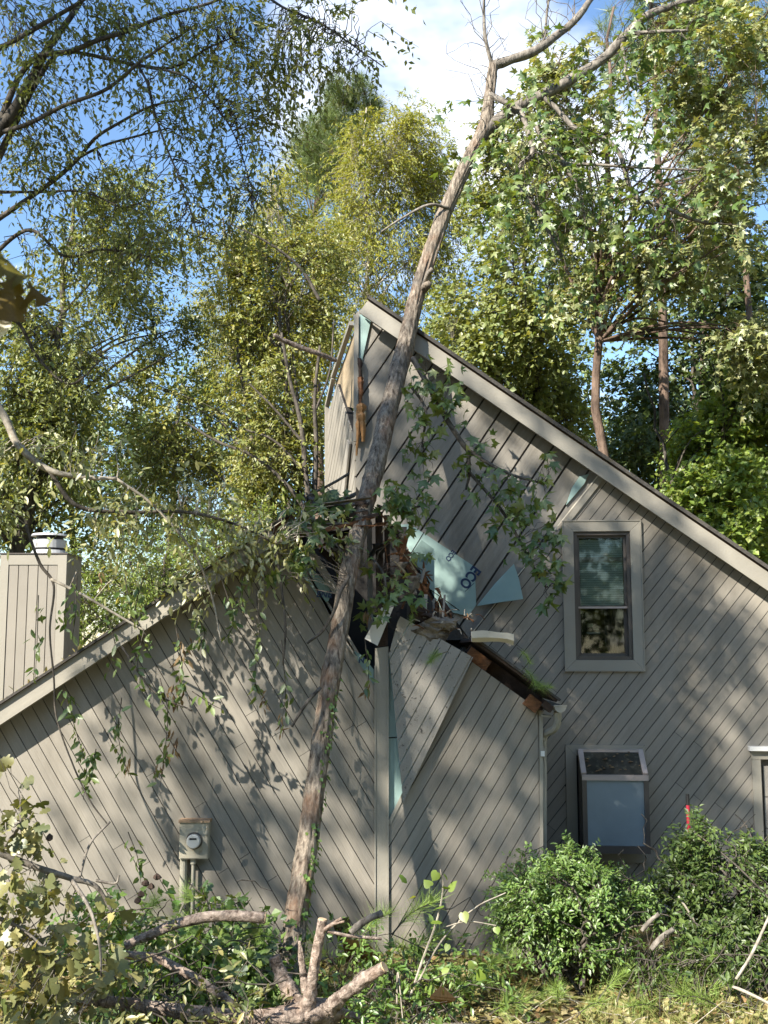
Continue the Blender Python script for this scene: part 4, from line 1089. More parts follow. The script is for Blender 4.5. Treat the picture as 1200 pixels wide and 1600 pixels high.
def tree(name, label, cat, foot, boxes, leaf_mat, bark, n_spray, nper, leaf, shape, seed, L=0.35, droop=0.35, trunk_r=0.12, top=None, clumps=60, spread=0.16,
         limbs=26, stems=1, minz=-9, group=None, shell=0.4, twig_r=0.005, lean=0.0, updir=0.25, spread_l=0.9):
    r = np.random.default_rng(seed)
    foot = rough_ground(np.array(foot, float))
    root = thing(name, label, cat, foot, group)
    pts = crown_points(boxes, n_spray, r, shell, clumps, spread)
    pts = pts[pts[:, 2] > gz(pts[:, 0], pts[:, 1]) + 0.25]
    ctr = np.mean([b[0] for b in boxes], axis=0)
    topz = max(b[0][2] + b[1][2] * 0.85 for b in boxes) if top is None else top
    wood = Acc()
    sk = []
    for s_ in range(stems):
        t = np.linspace(0, 1, 26)
        e = np.array([ctr[0] + lean + r.normal(0, 0.5) * (stems > 1), ctr[1] + r.normal(0, 0.4) * (stems > 1), topz])
        f = foot + np.array([r.normal(0, 0.12), r.normal(0, 0.12), 0]) * (stems > 1)
        w = np.cumsum(r.normal(0, 0.05, (26, 3)), axis=0) * np.array([1, 1, 0]); w -= w[0]; w -= w[-1] * t[:, None]
        ln = f + (e - f) * t[:, None] + w + np.array([0, 0, -0.15]) * (1 - t)[:, None]
        ln[:, :2] = f[:2] + (ln[:, :2] - f[:2]) * (t ** 1.25 / np.maximum(t, 1e-6))[:, None]
        rad = trunk_r * (1 - 0.86 * t ** 0.9) * (1.0 if s_ == 0 else r.uniform(.6, .9))
        tube(wood, ln, rad, 9, 0.06, True, seed + s_)
        sk.append(np.column_stack([ln, rad]))
    sk = np.concatenate(sk)
    # limbs to the clumps, then twigs from the nearest limb point to every spray
    sel = pts[r.choice(len(pts), min(limbs, len(pts)), replace=False)]
    net = [sk]
    for q in sel:
        dz = q[2] - sk[:, 2]; hd = np.linalg.norm(q[:2] - sk[:, :2], axis=1)
        cost = np.abs(dz - hd * 0.75)
        j = int(np.argmin(cost + r.uniform(0, 0.4, len(sk)) + 50 * (sk[:, 2] < minz)))
        if minz > 0:
            ok = np.where((sk[:, 2] > minz) & (sk[:, 2] < max(q[2] - .1, minz + .8)))[0]
            if len(ok): j = int(r.choice(ok))
        a0, r0 = sk[j, :3], sk[j, 3]
        mid = (a0 + q) / 2 + r.normal(0, 0.12, 3) * np.linalg.norm(q - a0) * 0.5 + np.array([0, 0, 0.08 * np.linalg.norm(q - a0)])
        c = spline([a0, mid, q], 12); rad = np.linspace(max(r0 * 0.5, 0.008), 0.006, 12)
        tube(wood, c, rad, 5, 0.05, False, seed)
        net.append(np.column_stack([c, rad]))
    net = np.concatenate(net)
    base = np.empty_like(pts); 
    for i0 in range(0, len(pts), 400):
        d2 = ((pts[i0:i0 + 400, None] - net[None, :, :3]) ** 2).sum(-1)
        base[i0:i0 + 400] = net[np.argmin(d2, 1), :3]
    wood.build('trunk', M[bark], root, True)
    tw = Acc(); twigs(tw, base[::2], pts[::2], twig_r * .7, 0.05, 2, 3, r)
    d = unit(pts - base) * 0.6 + r.normal(0, 0.55, pts.shape) + np.array([0, 0, updir]) + unit(pts - ctr) * 0.5
    d = unit(d)
    twigs(tw, pts, pts + d * L * 0.8 - np.array([0, 0, droop * L * 0.5]), twig_r * 0.6, 0, 1, 3, r)
    tw.build('twigs', M[bark], root, kind='stuff')
    fol = Acc()
    pos, ld, nn = spray(pts, d, r.uniform(0.6, 1.3, len(pts)) * L, nper, r, droop, spread_l)
    nn = nn + np.array(SUN) * 1.1
    put_leaves(fol, shape, pos, ld, nn, leaf * (r.uniform(0.4, 1.3, len(pos)) if shape is LEAFS else r.uniform(0.6, 1.25, len(pos))))
    fol.build('crown', M[leaf_mat], root, shape is LEAFS, kind='stuff')
    return root

def pine(name, label, foot, boxes, trunk_r, topz, n_tuft, needle, seed, leafm='l_pine', nn_=26, limbs=22, group=None, wid=1.0, bottom_z=None):
    r = np.random.default_rng(seed)
    foot = rough_ground(np.array(foot, float))
    root = thing(name, label, 'pine tree', foot, group)
    wood = Acc(); t = np.linspace(0, 1, 40)
    ln = np.column_stack([foot[0] + 0.25 * np.sin(t * 2.2 + seed), foot[1] + 0 * t, foot[2] - 0.1 + (topz - foot[2]) * t])
    ln[:, 0] += foot[0] - ln[0, 0]
    rad = trunk_r * (1 - 0.75 * t)
    tube(wood, ln, rad, 14, 0.05, True, seed, 5)
    sk = np.column_stack([ln, rad])
    pts = crown_points(boxes, n_tuft, r, 0.2, 45, 0.17)
    net = [sk]
    for q in pts[r.choice(len(pts), min(limbs, len(pts)), replace=False)]:
        hd = np.linalg.norm(q[:2] - sk[:, :2], axis=1)
        j = int(np.argmin(np.abs(q[2] - sk[:, 2] - hd * 0.25)))
        c = spline([sk[j, :3], (sk[j, :3] + q) / 2 + r.normal(0, .15, 3), q], 10)
        rd = np.linspace(max(sk[j, 3] * .35, .015), .008, 10)
        tube(wood, c, rd, 5, .05, False, seed); net.append(np.column_stack([c, rd]))
    net = np.concatenate(net)
    d2 = ((pts[:, None] - net[None, :, :3]) ** 2).sum(-1); base = net[np.argmin(d2, 1), :3]
    twigs(wood, base, pts, 0.008, 0.03, 3, 3, r)
    wood.build('trunk', M['bark_pine'], root, True)
    fol = Acc(); n = len(pts)
    d = unit(pts - base) + np.array([0, 0, .45])
    D = unit(np.repeat(d, nn_, 0) * 0.55 + r.normal(0, .62, (n * nn_, 3)))
    pos = np.repeat(pts, nn_, 0) - np.repeat(unit(d), nn_, 0) * r.uniform(0, .16, (n * nn_, 1))
    v, f = NEEDLE
    sh = (v * np.array([wid, 1, 1]), f)
    put_leaves(fol, sh, pos, D, r.normal(0, 1, D.shape), needle * r.uniform(.7, 1.2, len(pos)))
    fol.build('crown', M[leafm], root, kind='stuff')
    return root

# ---- background wood, far to near
WOOD = 'trees of the wood behind the house'
def foot_at(px, Y):
    p = P(px, 1000, Y); return (p[0], p[1], 0)
pine('pine_tree', 'dark pine with bushy needle crown against the clouds above the roof peak', foot_at(512, 26), [px_box(428, 150, 560, 330, 26, 1.6, 1.2), px_box(480, 125, 600, 250, 26, 1.4, 1.0), px_box(440, 300, 590, 430, 26, 1.5, .6)], 0.22, 13.4, 1500, 0.30, 21, wid=1.5, nn_=34, limbs=30)
tree('slender_tree', 'slender yellow-green tree rising directly left of the leaning trunk', 'tree', foot_at(590, 19), [px_box(520, 145, 700, 340, 19, 1.3, 1.1), px_box(490, 260, 670, 560, 19, 1.3, 1.2), px_box(610, 190, 730, 480, 19.5, 1.0, .9)], 'l_yellow', 'bark_pale', 3600, 11, 0.09, LEAFN, 31, L=.45, droop=.75, trunk_r=.11, limbs=40, stems=2, clumps=70, shell=.2)
olive = tree('leaf_tree', 'olive multi-stemmed tree spreading behind the left roof slope', 'tree', foot_at(476, 16), [px_box(280, 330, 470, 620, 16.5, 1.5, 1.3), px_box(330, 540, 530, 800, 15.5, 1.2, 1.2), px_box(200, 560, 400, 830, 16.5, 1.3, 1.2), px_box(400, 330, 540, 560, 16, 1.2, .9)], 'l_olive', 'bark_dark', 4200, 11, 0.075, LEAF2, 33, L=.38, droop=.4, trunk_r=.085, limbs=60, stems=6, clumps=120, shell=.15)
for l in ([(486, 810, 14.6, 5), (478, 740, 14.6, 4.5), (470, 660, 14.6, 4), (452, 590, 14.6, 3), (440, 520, 14.6, 2)], [(490, 800, 14.7, 5), (494, 700, 14.7, 4), (492, 620, 14.7, 3), (500, 540, 14.7, 2)], [(480, 800, 14.5, 4), (450, 760, 14.5, 3.4), (400, 715, 14.5, 3), (340, 690, 14.5, 2.4), (290, 660, 14.5, 1.6)], [(472, 690, 14.6, 2.6), (430, 640, 14.6, 2), (390, 600, 14.6, 1.4)], [(478, 740, 14.6, 2.6), (430, 690, 14.5, 2.2), (380, 670, 14.5, 1.4)], [(500, 470, 14.7, 3), (470, 420, 14.7, 2.6), (420, 380, 14.6, 2), (360, 350, 14.6, 1.4)], [(494, 640, 14.7, 2), (515, 580, 14.7, 1.6), (522, 500, 14.7, 1.2)]):
    p_, r_ = px_line(l, 40); a = Acc(); tube(a, p_, r_, 7, .06, True, 7); a.build('stem', M['bark_dark'], olive, True)
tree('leaf_tree', 'green tree filling the left edge above the chimney', 'tree', foot_at(-20, 15), [px_box(-80, 420, 190, 720, 15, 1.4, 1.6), px_box(90, 280, 330, 560, 15.5, 1.4, 1.2), px_box(-60, 640, 160, 860, 15, 1.3, .9)], 'l_light', 'bark_dark', 3500, 11, 0.080, LEAF2, 35, L=.40, droop=.4, trunk_r=.16, limbs=50, clumps=90, shell=.15)
tree('feathery_shrub_tree', 'bright green feathery tree behind the roof beside the chimney', 'tree', foot_at(250, 14.8), [px_box(110, 830, 290, 1060, 14.6, 1.0, 1.0), px_box(230, 800, 430, 1010, 14.8, 1.0, 1.1), px_box(330, 760, 500, 900, 15.2, .8, .7)], 'l_bright', 'bark_dark', 2100, 13, 0.055, LEAFN, 37, L=.40, droop=.2, trunk_r=.07, limbs=36, stems=4, clumps=80, shell=.1)
tree('leaf_tree', 'mixed green tree behind the main roof right of the leaning trunk', 'tree', foot_at(830, 17), [px_box(700, 320, 960, 560, 17, 1.4, 1.4), px_box(700, 190, 860, 400, 17.5, 1.2, .8), px_box(670, 420, 880, 640, 17, 1.2, 1.2), px_box(780, 520, 925, 690, 17.5, 1.0, .6)], 'l_light', 'bark_dark', 2700, 10, 0.09, LEAFW, 41, L=.42, droop=.4, trunk_r=.13, limbs=46, clumps=90, shell=.15)
pine('pine_tree', 'thin-trunked pine deep in the wood right of the reddish pine trunk', foot_at(1095, 24), [px_box(1000, -160, 1180, 80, 24, 1.6, 1.0), px_box(1020, 40, 1190, 280, 24, 1.3, .7)], 0.155, 15.2, 700, 0.28, 43, wid=1.3)
pine('pine_tree', 'pine with reddish bare trunk standing behind the right half of the main roof', foot_at(1031, 19), [px_box(930, -100, 1150, 150, 19, 1.6, 1.0), px_box(1010, 120, 1190, 380, 19, 1.3, .6)], 0.135, 15.5, 700, 0.28, 44, wid=1.3)
pine('pine_tree', 'pale pine trunk at the extreme right edge of the picture', foot_at(1199, 17), [px_box(1060, -120, 1290, 120, 17, 1.6, 1.0), px_box(1100, 100, 1300, 300, 17, 1.3, .6)], 0.10, 12.2, 600, 0.26, 45, wid=1.1)
tree('leaf_tree', 'sunlit broad-leaved tree low behind the right end of the main roof', 'tree', foot_at(1150, 15), [px_box(1050, 720, 1230, 900, 14.8, 1.1, 1.2), px_box(1060, 560, 1250, 760, 15.4, 1.1, 1.0), px_box(1050, 640, 1130, 790, 16, 1.0, .5)], 'l_bright', 'bark_dark', 2600, 9, 0.09, LEAFW, 47, L=.38, droop=.4, trunk_r=.09, limbs=40, stems=3, clumps=80, shell=.1)
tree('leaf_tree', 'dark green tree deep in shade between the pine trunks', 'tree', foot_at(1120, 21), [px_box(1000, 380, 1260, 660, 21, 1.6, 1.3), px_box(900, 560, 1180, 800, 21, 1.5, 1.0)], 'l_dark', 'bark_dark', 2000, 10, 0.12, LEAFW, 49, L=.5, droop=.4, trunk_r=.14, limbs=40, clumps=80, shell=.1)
tree('slender_tree', 'yellow-green tree standing left of the dark pine crown', 'tree', foot_at(430, 21), [px_box(350, 250, 500, 470, 21, 1.3, 1.0), px_box(400, 400, 540, 620, 21, 1.3, .9), px_box(300, 420, 430, 640, 21, 1.3, .8)], 'l_yellow', 'bark_pale', 2300, 11, 0.10, LEAFN, 57, L=.5, droop=.6, trunk_r=.10, limbs=36, stems=2, clumps=60, shell=.2)
# the far edge of the wood: seven trees that close the view low down
far = [(-40, 30, 600, 900), (120, 33, 520, 880), (280, 31, 560, 900), (430, 34, 480, 880), (690, 32, 440, 800), (860, 34, 500, 800), (1090, 31, 480, 880)]
for i, (x, Y, y0, y1) in enumerate(far):
    nm = ['leftmost', 'second', 'third', 'fourth', 'fifth', 'sixth', 'rightmost'][i]
    tree('far_tree', 'leafy far tree at the back of the wood, %s of the far row' % nm, 'tree', foot_at(x, Y), [px_box(x - 150, y0, x + 150, y1, Y, 2.2, 1.0), px_box(x - 120, y1 - 160, x + 120, y1 + 160, Y - 1, 2.2, .6)], ['l_mid', 'l_olive', 'l_dark', 'l_mid', 'l_olive', 'l_mid', 'l_dark'][i], 'bark_dark', 1200, 9, 0.17, LEAFW, 60 + i, L=.8, droop=.3, trunk_r=.18, limbs=24, clumps=50, shell=.1, group=WOOD)

# ---- the sweetgum behind, whose star leaves fill the upper right
tree('sweetgum_tree', 'dark-trunked tree with star-shaped leaves filling the upper right corner', 'tree', foot_at(970, 14.2), [px_box(980, -40, 1260, 230, 13.6, 1.3, 1.3), px_box(780, 60, 1010, 330, 13.8, 1.1, 1.0), px_box(1000, 200, 1260, 460, 13.8, 1.3, 1.3), px_box(850, 300, 1080, 520, 14, 1.1, .9), px_box(1080, 430, 1260, 600, 14, 1.1, .6)], 'l_star_pale', 'bark_pine', 2200, 8, 0.108, LEAFS, 51, L=.40, droop=.55, trunk_r=.115, limbs=46, clumps=90, shell=.15, twig_r=.006, lean=-.75, minz=6.3)

# ---- the tree that fell on the house
lean = thing('leaning_tree', 'broken tree leaning across the house corner onto the roof peak', 'tree', rough_ground(P(452, 1500, 8.25)))
LINV = Matrix.Translation(-lean.location)
trunk_px = [(449, 1560, 8.15, 24), (455, 1500, 8.25, 23), (463, 1430, 8.4, 20.5), (479, 1330, 8.6, 19), (496, 1200, 8.85, 18), (515, 1070, 9.1, 17), (530, 985, 9.28, 16.5), (546, 890, 9.48, 16), (567, 800, 9.85, 16.5), (590, 715, 10.2, 17), (613, 620, 10.6, 16.5), (633, 540, 10.92, 16), (655, 450, 11.15, 15), (692, 340, 11.35, 13.5), (733, 248, 11.5, 13), (757, 200, 11.58, 13), (765, 150, 11.68, 10.5), (771, 100, 11.75, 9)]
pt, rt = px_line(trunk_px, 240)
a = Acc(); rt = rt * 0.84
tube(a, pt, rt, 48, 0.06, True, 5, 11)
trunk = a.build('trunk', M['bark'], lean, True)
LIMBS = [
 [(760, 203, 11.58, 10), (800, 172, 11.6, 9.5), (850, 147, 11.6, 9), (900, 120, 11.65, 8.5), (945, 90, 11.7, 8), (975, 58, 11.7, 7.5), (1010, 26, 11.8, 7), (1055, 8, 11.9, 6), (1110, -8, 12, 5)],
 [(771, 102, 11.75, 8.5), (800, 93, 11.75, 8), (840, 77, 11.75, 7.5), (870, 55, 11.8, 6.5), (900, 30, 11.8, 6), (925, -5, 11.85, 5)],
 [(771, 105, 11.75, 4), (764, 85, 11.7, 3.5), (757, 50, 11.7, 3), (756, -5, 11.7, 2.2)],
 [(836, 78, 11.75, 3.5), (850, 60, 11.75, 2.6), (854, 25, 11.75, 2.2), (858, -5, 11.75, 1.8)],
 [(765, 148, 11.65, 5), (790, 160, 11.5, 5), (812, 172, 11.4, 4.8), (824, 205, 11.3, 4.5), (832, 240, 11.2, 4.2), (815, 256, 11.2, 4), (806, 278, 11.2, 4), (815, 300, 11.2, 3.8), (838, 325, 11.2, 3.4), (856, 360, 11.2, 3), (878, 400, 11.2, 2.2)],
 [(848, 150, 11.6, 4.5), (872, 172, 11.5, 4.5), (900, 202, 11.4, 4.4), (940, 215, 11.3, 4.2), (968, 240, 11.3, 4), (980, 280, 11.3, 3.8), (995, 308, 11.3, 3.6), (1040, 325, 11.3, 3.4), (1090, 345, 11.35, 3), (1128, 350, 11.4, 2.2)],
 [(838, 195, 11.4, 5), (852, 220, 11.35, 4.8), (880, 255, 11.3, 4.5), (905, 300, 11.3, 3), (915, 345, 11.3, 2)],
 [(985, 52, 11.75, 3.5), (1020, 50, 11.6, 3.2), (1075, 48, 11.5, 2.4)],
 [(970, 62, 11.7, 3), (975, 90, 11.6, 2.6), (982, 130, 11.5, 2)],
 [(880, 255, 11.3, 2.6), (940, 258, 11.2, 2.6), (1000, 262, 11.2, 2.0), (1095, 266, 11.2, 1.6)],
 [(700, 325, 11.3, 2.6), (670, 320, 11.2, 2.3), (630, 340, 11.2, 2), (596, 362, 11.2, 1.4)],
 [(660, 455, 11.1, 4), (668, 430, 10.95, 4), (676, 420, 10.9, 4.5)],
 [(645, 560, 10.75, 4.5), (668, 600, 10.55, 4.5), (695, 650, 10.45, 4.2), (722, 692, 10.4, 4), (731, 704, 10.4, 4)],
 [(731, 704, 10.4, 3.4), (733, 740, 10.4, 2.6), (728, 765, 10.4, 1.6)],
 [(731, 703, 10.4, 3.4), (760, 722, 10.35, 3), (800, 742, 10.3, 2.4), (850, 756, 10.3, 1.6)],
 [(731, 735, 10.4, 2.6), (775, 786, 10.3, 2.6), (800, 823, 10.25, 2.4), (833, 886, 10.2, 2.2), (853, 918, 10.2, 1.5)],
 [(640, 600, 10.6, 2.4), (665, 640, 10.4, 2.2), (660, 690, 10.3, 1.6)],
 [(545, 900, 9.35, 3), (532, 925, 9.2, 3), (522, 955, 9.15, 2.6), (505, 985, 9.15, 2.4), (480, 1005, 9.1, 2)],
 [(500, 1075, 8.95, 3), (478, 1100, 8.8, 2.6), (456, 1135, 8.75, 2)],
 [(590, 790, 10.0, 2.4), (620, 800, 9.8, 2.2), (660, 790, 9.75, 1.6)],
 [(580, 870, 9.7, 2.4), (600, 900, 9.55, 2), (605, 950, 9.5, 1.6)],
 [(545, 740, 10.1, 2.2), (520, 755, 9.9, 2.2), (480, 775, 9.8, 1.6)],
]
nets = []
for i, l in enumerate(LIMBS):
    p_, r_ = px_line(l, 8 * len(l)); a = Acc(); tube(a, p_, r_, 9, 0.05, True, i)
    a.build('limb', M['bark_grey' if i < 12 else 'bark_dark'], lean, True); nets.append(p_)
# the stub of a torn limb at the crotch and knots on the trunk
for (x, y, Y, w_) in ((668, 447, 11.08, 7),):
    c = P(x, y, Y - .09); a = Acc(); tube(a, [c + [-.03, .06, 0], c + [0, 0, 0.01], c + [.02, -.03, 0.02]], [w_ * mpp(Y) * 1.1, w_ * mpp(Y), w_ * mpp(Y) * .6], 9, .12, True, int(x)); a.build('knot', M['bark'], lean, True)
net = np.concatenate(nets)
def bunches(spots, r, sx=1.0):
    """spots: (px, py, Y, radius px, number of leaves) -> twig ends"""
    out = []
    for (x, y, Y, rad, n) in spots:
        c = P(x, y, Y); m = rad * mpp(Y)
        out.append(c + r.normal(0, 0.5, (n, 3)) * np.array([m, m * 0.7, m]))
    return np.concatenate(out)
r = np.random.default_rng(77)
spots = [(660, 600, 10.4, 36, 26), (700, 590, 10.4, 30, 18), (690, 640, 10.35, 34, 22), (655, 655, 10.3, 24, 12), (715, 625, 10.4, 26, 14), (668, 700, 10.3, 20, 10), (660, 740, 10.3, 20, 8),
 (735, 720, 10.35, 26, 14), (770, 745, 10.3, 24, 10), (760, 690, 10.4, 20, 7), (735, 765, 10.3, 16, 7), (800, 760, 10.25, 22, 10), (845, 745, 10.2, 24, 12), (860, 700, 10.2, 20, 6),
 (795, 800, 10.2, 26, 16), (830, 800, 10.15, 30, 22), (855, 840, 10.15, 30, 22), (825, 850, 10.15, 26, 16), (850, 880, 10.1, 26, 18), (870, 900, 10.1, 24, 14), (862, 935, 10.1, 16, 8), (770, 830, 10.2, 20, 9), (780, 780, 10.25, 18, 8),
 (620, 790, 9.75, 26, 16), (650, 780, 9.75, 26, 16), (665, 800, 9.75, 24, 12), (600, 780, 9.8, 22, 10), (635, 815, 9.7, 20, 9), (640, 700, 10.3, 20, 9), (612, 760, 9.9, 20, 8), (660, 860, 9.6, 14, 5), (610, 840, 9.6, 18, 6),
 (600, 930, 9.5, 26, 18), (590, 955, 9.5, 22, 12), (610, 905, 9.5, 20, 8), (640, 905, 9.5, 20, 6), (655, 935, 9.5, 16, 6), (585, 875, 9.55, 16, 6),
 (500, 790, 9.7, 32, 18), (470, 800, 9.6, 30, 16), (520, 775, 9.8, 24, 10), (490, 830, 9.5, 30, 16), (455, 840, 9.45, 28, 14), (520, 850, 9.5, 20, 8), (540, 790, 9.7, 20, 8), (470, 880, 9.3, 26, 10), (440, 900, 9.3, 22, 8)]
pts = bunches(spots, r)
d2 = ((pts[:, None] - net[None]) ** 2).sum(-1); base = net[np.argmin(d2, 1)]
far_ = np.linalg.norm(pts - base, axis=1)
a = Acc(); twigs(a, base[::2], pts[::2], 0.0035, 0.04, 3, 3, r); a.build('twigs', M['bark_dark'], lean, kind='stuff')
D = unit(r.normal(0, .6, pts.shape) + np.array([0, -0.1, -0.75])); Nn = unit(r.normal(0, .6, pts.shape) + np.array([-.3, -.55, .45]))
sz = r.uniform(0.06, 0.155, len(pts))
pick = r.permutation(len(pts)); big, rest = pick[:296], pick[296:]
star_meshes = []
a = Acc(); put_leaves(a, LEAFS, np.zeros((1, 3)), np.array([[0, 1., 0]]), np.array([[0, 0, 1.]]), 1.0)
leaf_objects(a.mesh('star_leaf', M['l_star'], True), lean, pts[big], D[big], Nn[big], sz[big], LINV)
fol = Acc(); put_leaves(fol, LEAFS, pts[rest], D[rest], Nn[rest], sz[rest])
# the high crown over the roof: sprays of star leaves along the limbs
hi = np.concatenate([nets[i][(4 if i else 14):] for i in (0, 4, 5, 6, 7, 8, 9)])
k = 330; ba = hi[r.integers(0, len(hi), k)]; en = ba + r.normal(0, .28, (k, 3)) + np.array([0.05, 0, -0.16])
a = Acc(); twigs(a, ba, en, .006, .05, 3, 3, r); a.build('twigs', M['bark_dark'], lean, kind='stuff')
pos, ld, nn = spray(en, unit(en - ba) + [0, 0, -.3], r.uniform(.2, .45, k), 6, r, .6)
put_leaves(fol, LEAFS, pos, ld, nn + np.array(SUN) * .5, r.uniform(.05, .14, len(pos)))
fol.build('crown', M['l_star'], lean, True, kind='stuff')
# dark clump of needles hung up in the branches
cl = P(912, 295, 11.2); k = 900; q = cl + r.normal(0, .5, (k, 3)) * [.22, .2, .26]
a = Acc(); put_leaves(a, (NEEDLE[0] * [.8, 1, 1], NEEDLE[1]), q, unit(q - cl - [0, 0, .05]) + r.normal(0, .35, q.shape) + [0, 0, -.3], r.normal(0, 1, q.shape), r.uniform(.09, .17, k))
tag(a.build('needle_clump', M['l_dark']), 'dark ball of pine needles caught in the hanging branches at upper right', 'needle clump')
# bare fine twigs at the broken top
k = 46; top = np.concatenate([nets[1], nets[2], nets[3], pt[-30:]]); ba = top[r.integers(0, len(top), k)]; en = ba + r.normal(0, .22, (k, 3)) + [-.05, 0, .22]
a = Acc(); twigs(a, ba, en, .006, .1, 4, 4, r)
k2 = 60; b2 = en[r.integers(0, k, k2)]; twigs(a, b2, b2 + r.normal(0, .14, (k2, 3)) + [0, 0, .08], .0035, .1, 3, 3, r)
a.build('bare_twigs', M['bark_grey'], lean, kind='stuff')
# ivy up the foot of the trunk
k = 260; t_ = r.uniform(0.02, 0.30, k); ii = (t_ * 239).astype(int); ang = r.uniform(-1.6, .5, k)
pos = pt[ii] + np.column_stack([np.cos(ang) * rt[ii] * 1.08, np.sin(ang) * rt[ii] * 1.08, r.normal(0, .02, k)])
a = Acc(); put_leaves(a, LEAFW, pos, r.normal(0, .6, (k, 3)) + [0, 0, -.6], np.column_stack([np.cos(ang), np.sin(ang), np.full(k, .3)]), r.uniform(.03, .055, k)); a.build('ivy', M['l_bush'], lean, kind='stuff')

# ---- the big near tree, its limbs reaching in at the upper left
near = thing('near_tree', 'spreading tree whose dark limbs reach in at the upper left', 'tree', rough_ground(P(-1600, 1600, 7.0)))
NL = [
 [(-1600, 1640, 7.0, 52), (-1450, 1000, 7.0, 48), (-1150, 560, 7.1, 42), (-700, 390, 7.3, 34), (-300, 330, 7.5, 26), (-100, 290, 7.65, 20), (0, 200, 7.7, 16), (40, 140, 7.7, 12), (75, 75, 7.7, 10), (115, 20, 7.7, 8), (150, -40, 7.7, 6)],
 [(0, 190, 7.7, 10), (30, 120, 7.7, 8), (62, 88, 7.6, 7.5), (110, 80, 7.6, 7), (155, 62, 7.5, 6.5), (200, 48, 7.5, 6), (260, 24, 7.5, 5), (330, 4, 7.5, 4), (380, -20, 7.5, 3)],
 [(-40, 330, 7.8, 12), (20, 200, 7.8, 9), (75, 100, 7.8, 6), (110, 82, 7.8, 5), (170, 92, 7.7, 5), (215, 102, 7.6, 4.5), (270, 105, 7.5, 3.6), (325, 75, 7.4, 2.6), (360, 60, 7.4, 1.8)],
 [(-30, 215, 7.8, 7), (40, 195, 7.6, 6), (100, 165, 7.5, 5.5), (165, 140, 7.4, 5), (215, 100, 7.3, 4.2), (255, 72, 7.3, 3.2), (290, 50, 7.3, 2.4)],
 [(215, 100, 7.4, 3.4), (230, 130, 7.3, 3.2), (240, 170, 7.3, 3), (258, 225, 7.3, 2.6), (285, 290, 7.3, 2.2), (310, 370, 7.3, 1.6)],
 [(-40, 95, 7.6, 8), (20, 65, 7.5, 7), (80, 30, 7.4, 6), (130, 0, 7.4, 5), (170, -30, 7.4, 4)],
 [(-60, 380, 8.0, 9), (30, 320, 8.0, 6.5), (80, 285, 8.0, 6), (120, 250, 8.0, 5.5), (150, 215, 7.9, 4.5), (190, 190, 7.9, 4), (240, 165, 7.9, 3.2), (310, 152, 7.9, 2)],
 [(120, 248, 8.0, 4), (160, 228, 8.0, 3.6), (205, 215, 8, 3), (265, 200, 8, 2)],
 [(230, 105, 7.4, 3.2), (290, 120, 7.3, 2.8), (340, 170, 7.3, 2.4), (370, 220, 7.3, 1.8), (395, 300, 7.3, 1.2)],
 [(400, -20, 7.5, 4), (440, 10, 7.4, 3.4), (500, 36, 7.3, 2.8), (550, 70, 7.2, 2.2), (600, 105, 7.2, 1.3)],
 [(-50, 440, 8.2, 7), (40, 360, 8.2, 5), (100, 400, 8.2, 4), (160, 390, 8.2, 3.4), (230, 400, 8.2, 2.4)],
 [(-50, 540, 8.4, 7), (20, 500, 8.4, 5), (60, 560, 8.5, 4), (110, 600, 8.5, 3), (160, 560, 8.5, 2)],
 [(-20, 300, 8.0, 5), (60, 300, 8.0, 3.4), (130, 300, 7.9, 2.6), (190, 325, 7.9, 1.8)],
]
a = Acc(); nn_ = []
for i, l in enumerate(NL):
    p_, r_ = px_line(l, 9 * len(l)); tube(a, p_, r_ * .62, 10, .05, True, i); nn_.append(p_)
a.build('trunk', M['bark_dark'], near, True)
nnet = np.concatenate([nn_[0][54:]] + [p_[9:] for p_ in nn_[1:]])
r = np.random.default_rng(91)
def near_sprays(spots, spread=.55):
    out = []
    for (x, y, Y, rx, ry, n) in spots:
        c = P(x, y, Y); out.append(c + r.normal(0, .5, (int(n * 1.12), 3)) * np.array([rx * mpp(Y), .35, ry * mpp(Y)]))
    return np.concatenate(out)
ns = near_sprays([(60, 130, 7.6, 80, 80, 60), (180, 30, 7.5, 110, 50, 75), (330, 40, 7.4, 110, 60, 85), (450, 60, 7.3, 110, 60, 75), (540, 70, 7.2, 70, 60, 36), (370, 170, 7.3, 80, 110, 70), (280, 170, 7.4, 70, 70, 42), (60, 240, 7.9, 80, 60, 55), (160, 290, 8, 90, 60, 55), (280, 300, 7.5, 80, 90, 46), (380, 300, 7.4, 50, 100, 38), (110, 380, 8.2, 120, 60, 44), (60, 480, 8.4, 90, 70, 34), (130, 570, 8.5, 90, 60, 22), (220, 420, 8.2, 80, 60, 18), (40, 20, 7.5, 70, 50, 40), (200, 110, 7.6, 60, 40, 20)])
d2 = ((ns[:, None] - nnet[None]) ** 2).sum(-1); base = nnet[np.argmin(d2, 1)]
a = Acc(); twigs(a, base, ns, .0045, .05, 4, 3, r)
d = unit(unit(ns - base) * .5 + r.normal(0, .5, ns.shape) + [0.1, 0, -.35])
twigs(a, ns, ns + d * .3 - [0, 0, .06], .003, 0, 2, 3, r); a.build('twigs', M['bark_dark'], near, kind='stuff')
pos, ld, nn = spray(ns, d, r.uniform(.25, .48, len(ns)), 14, r, .5, .8)
fol = Acc(); put_leaves(fol, LEAF2, pos, ld, nn + np.array(SUN) * .5, r.uniform(.035, .062, len(pos)))
fol.build('crown', M['l_near'], near, kind='stuff')

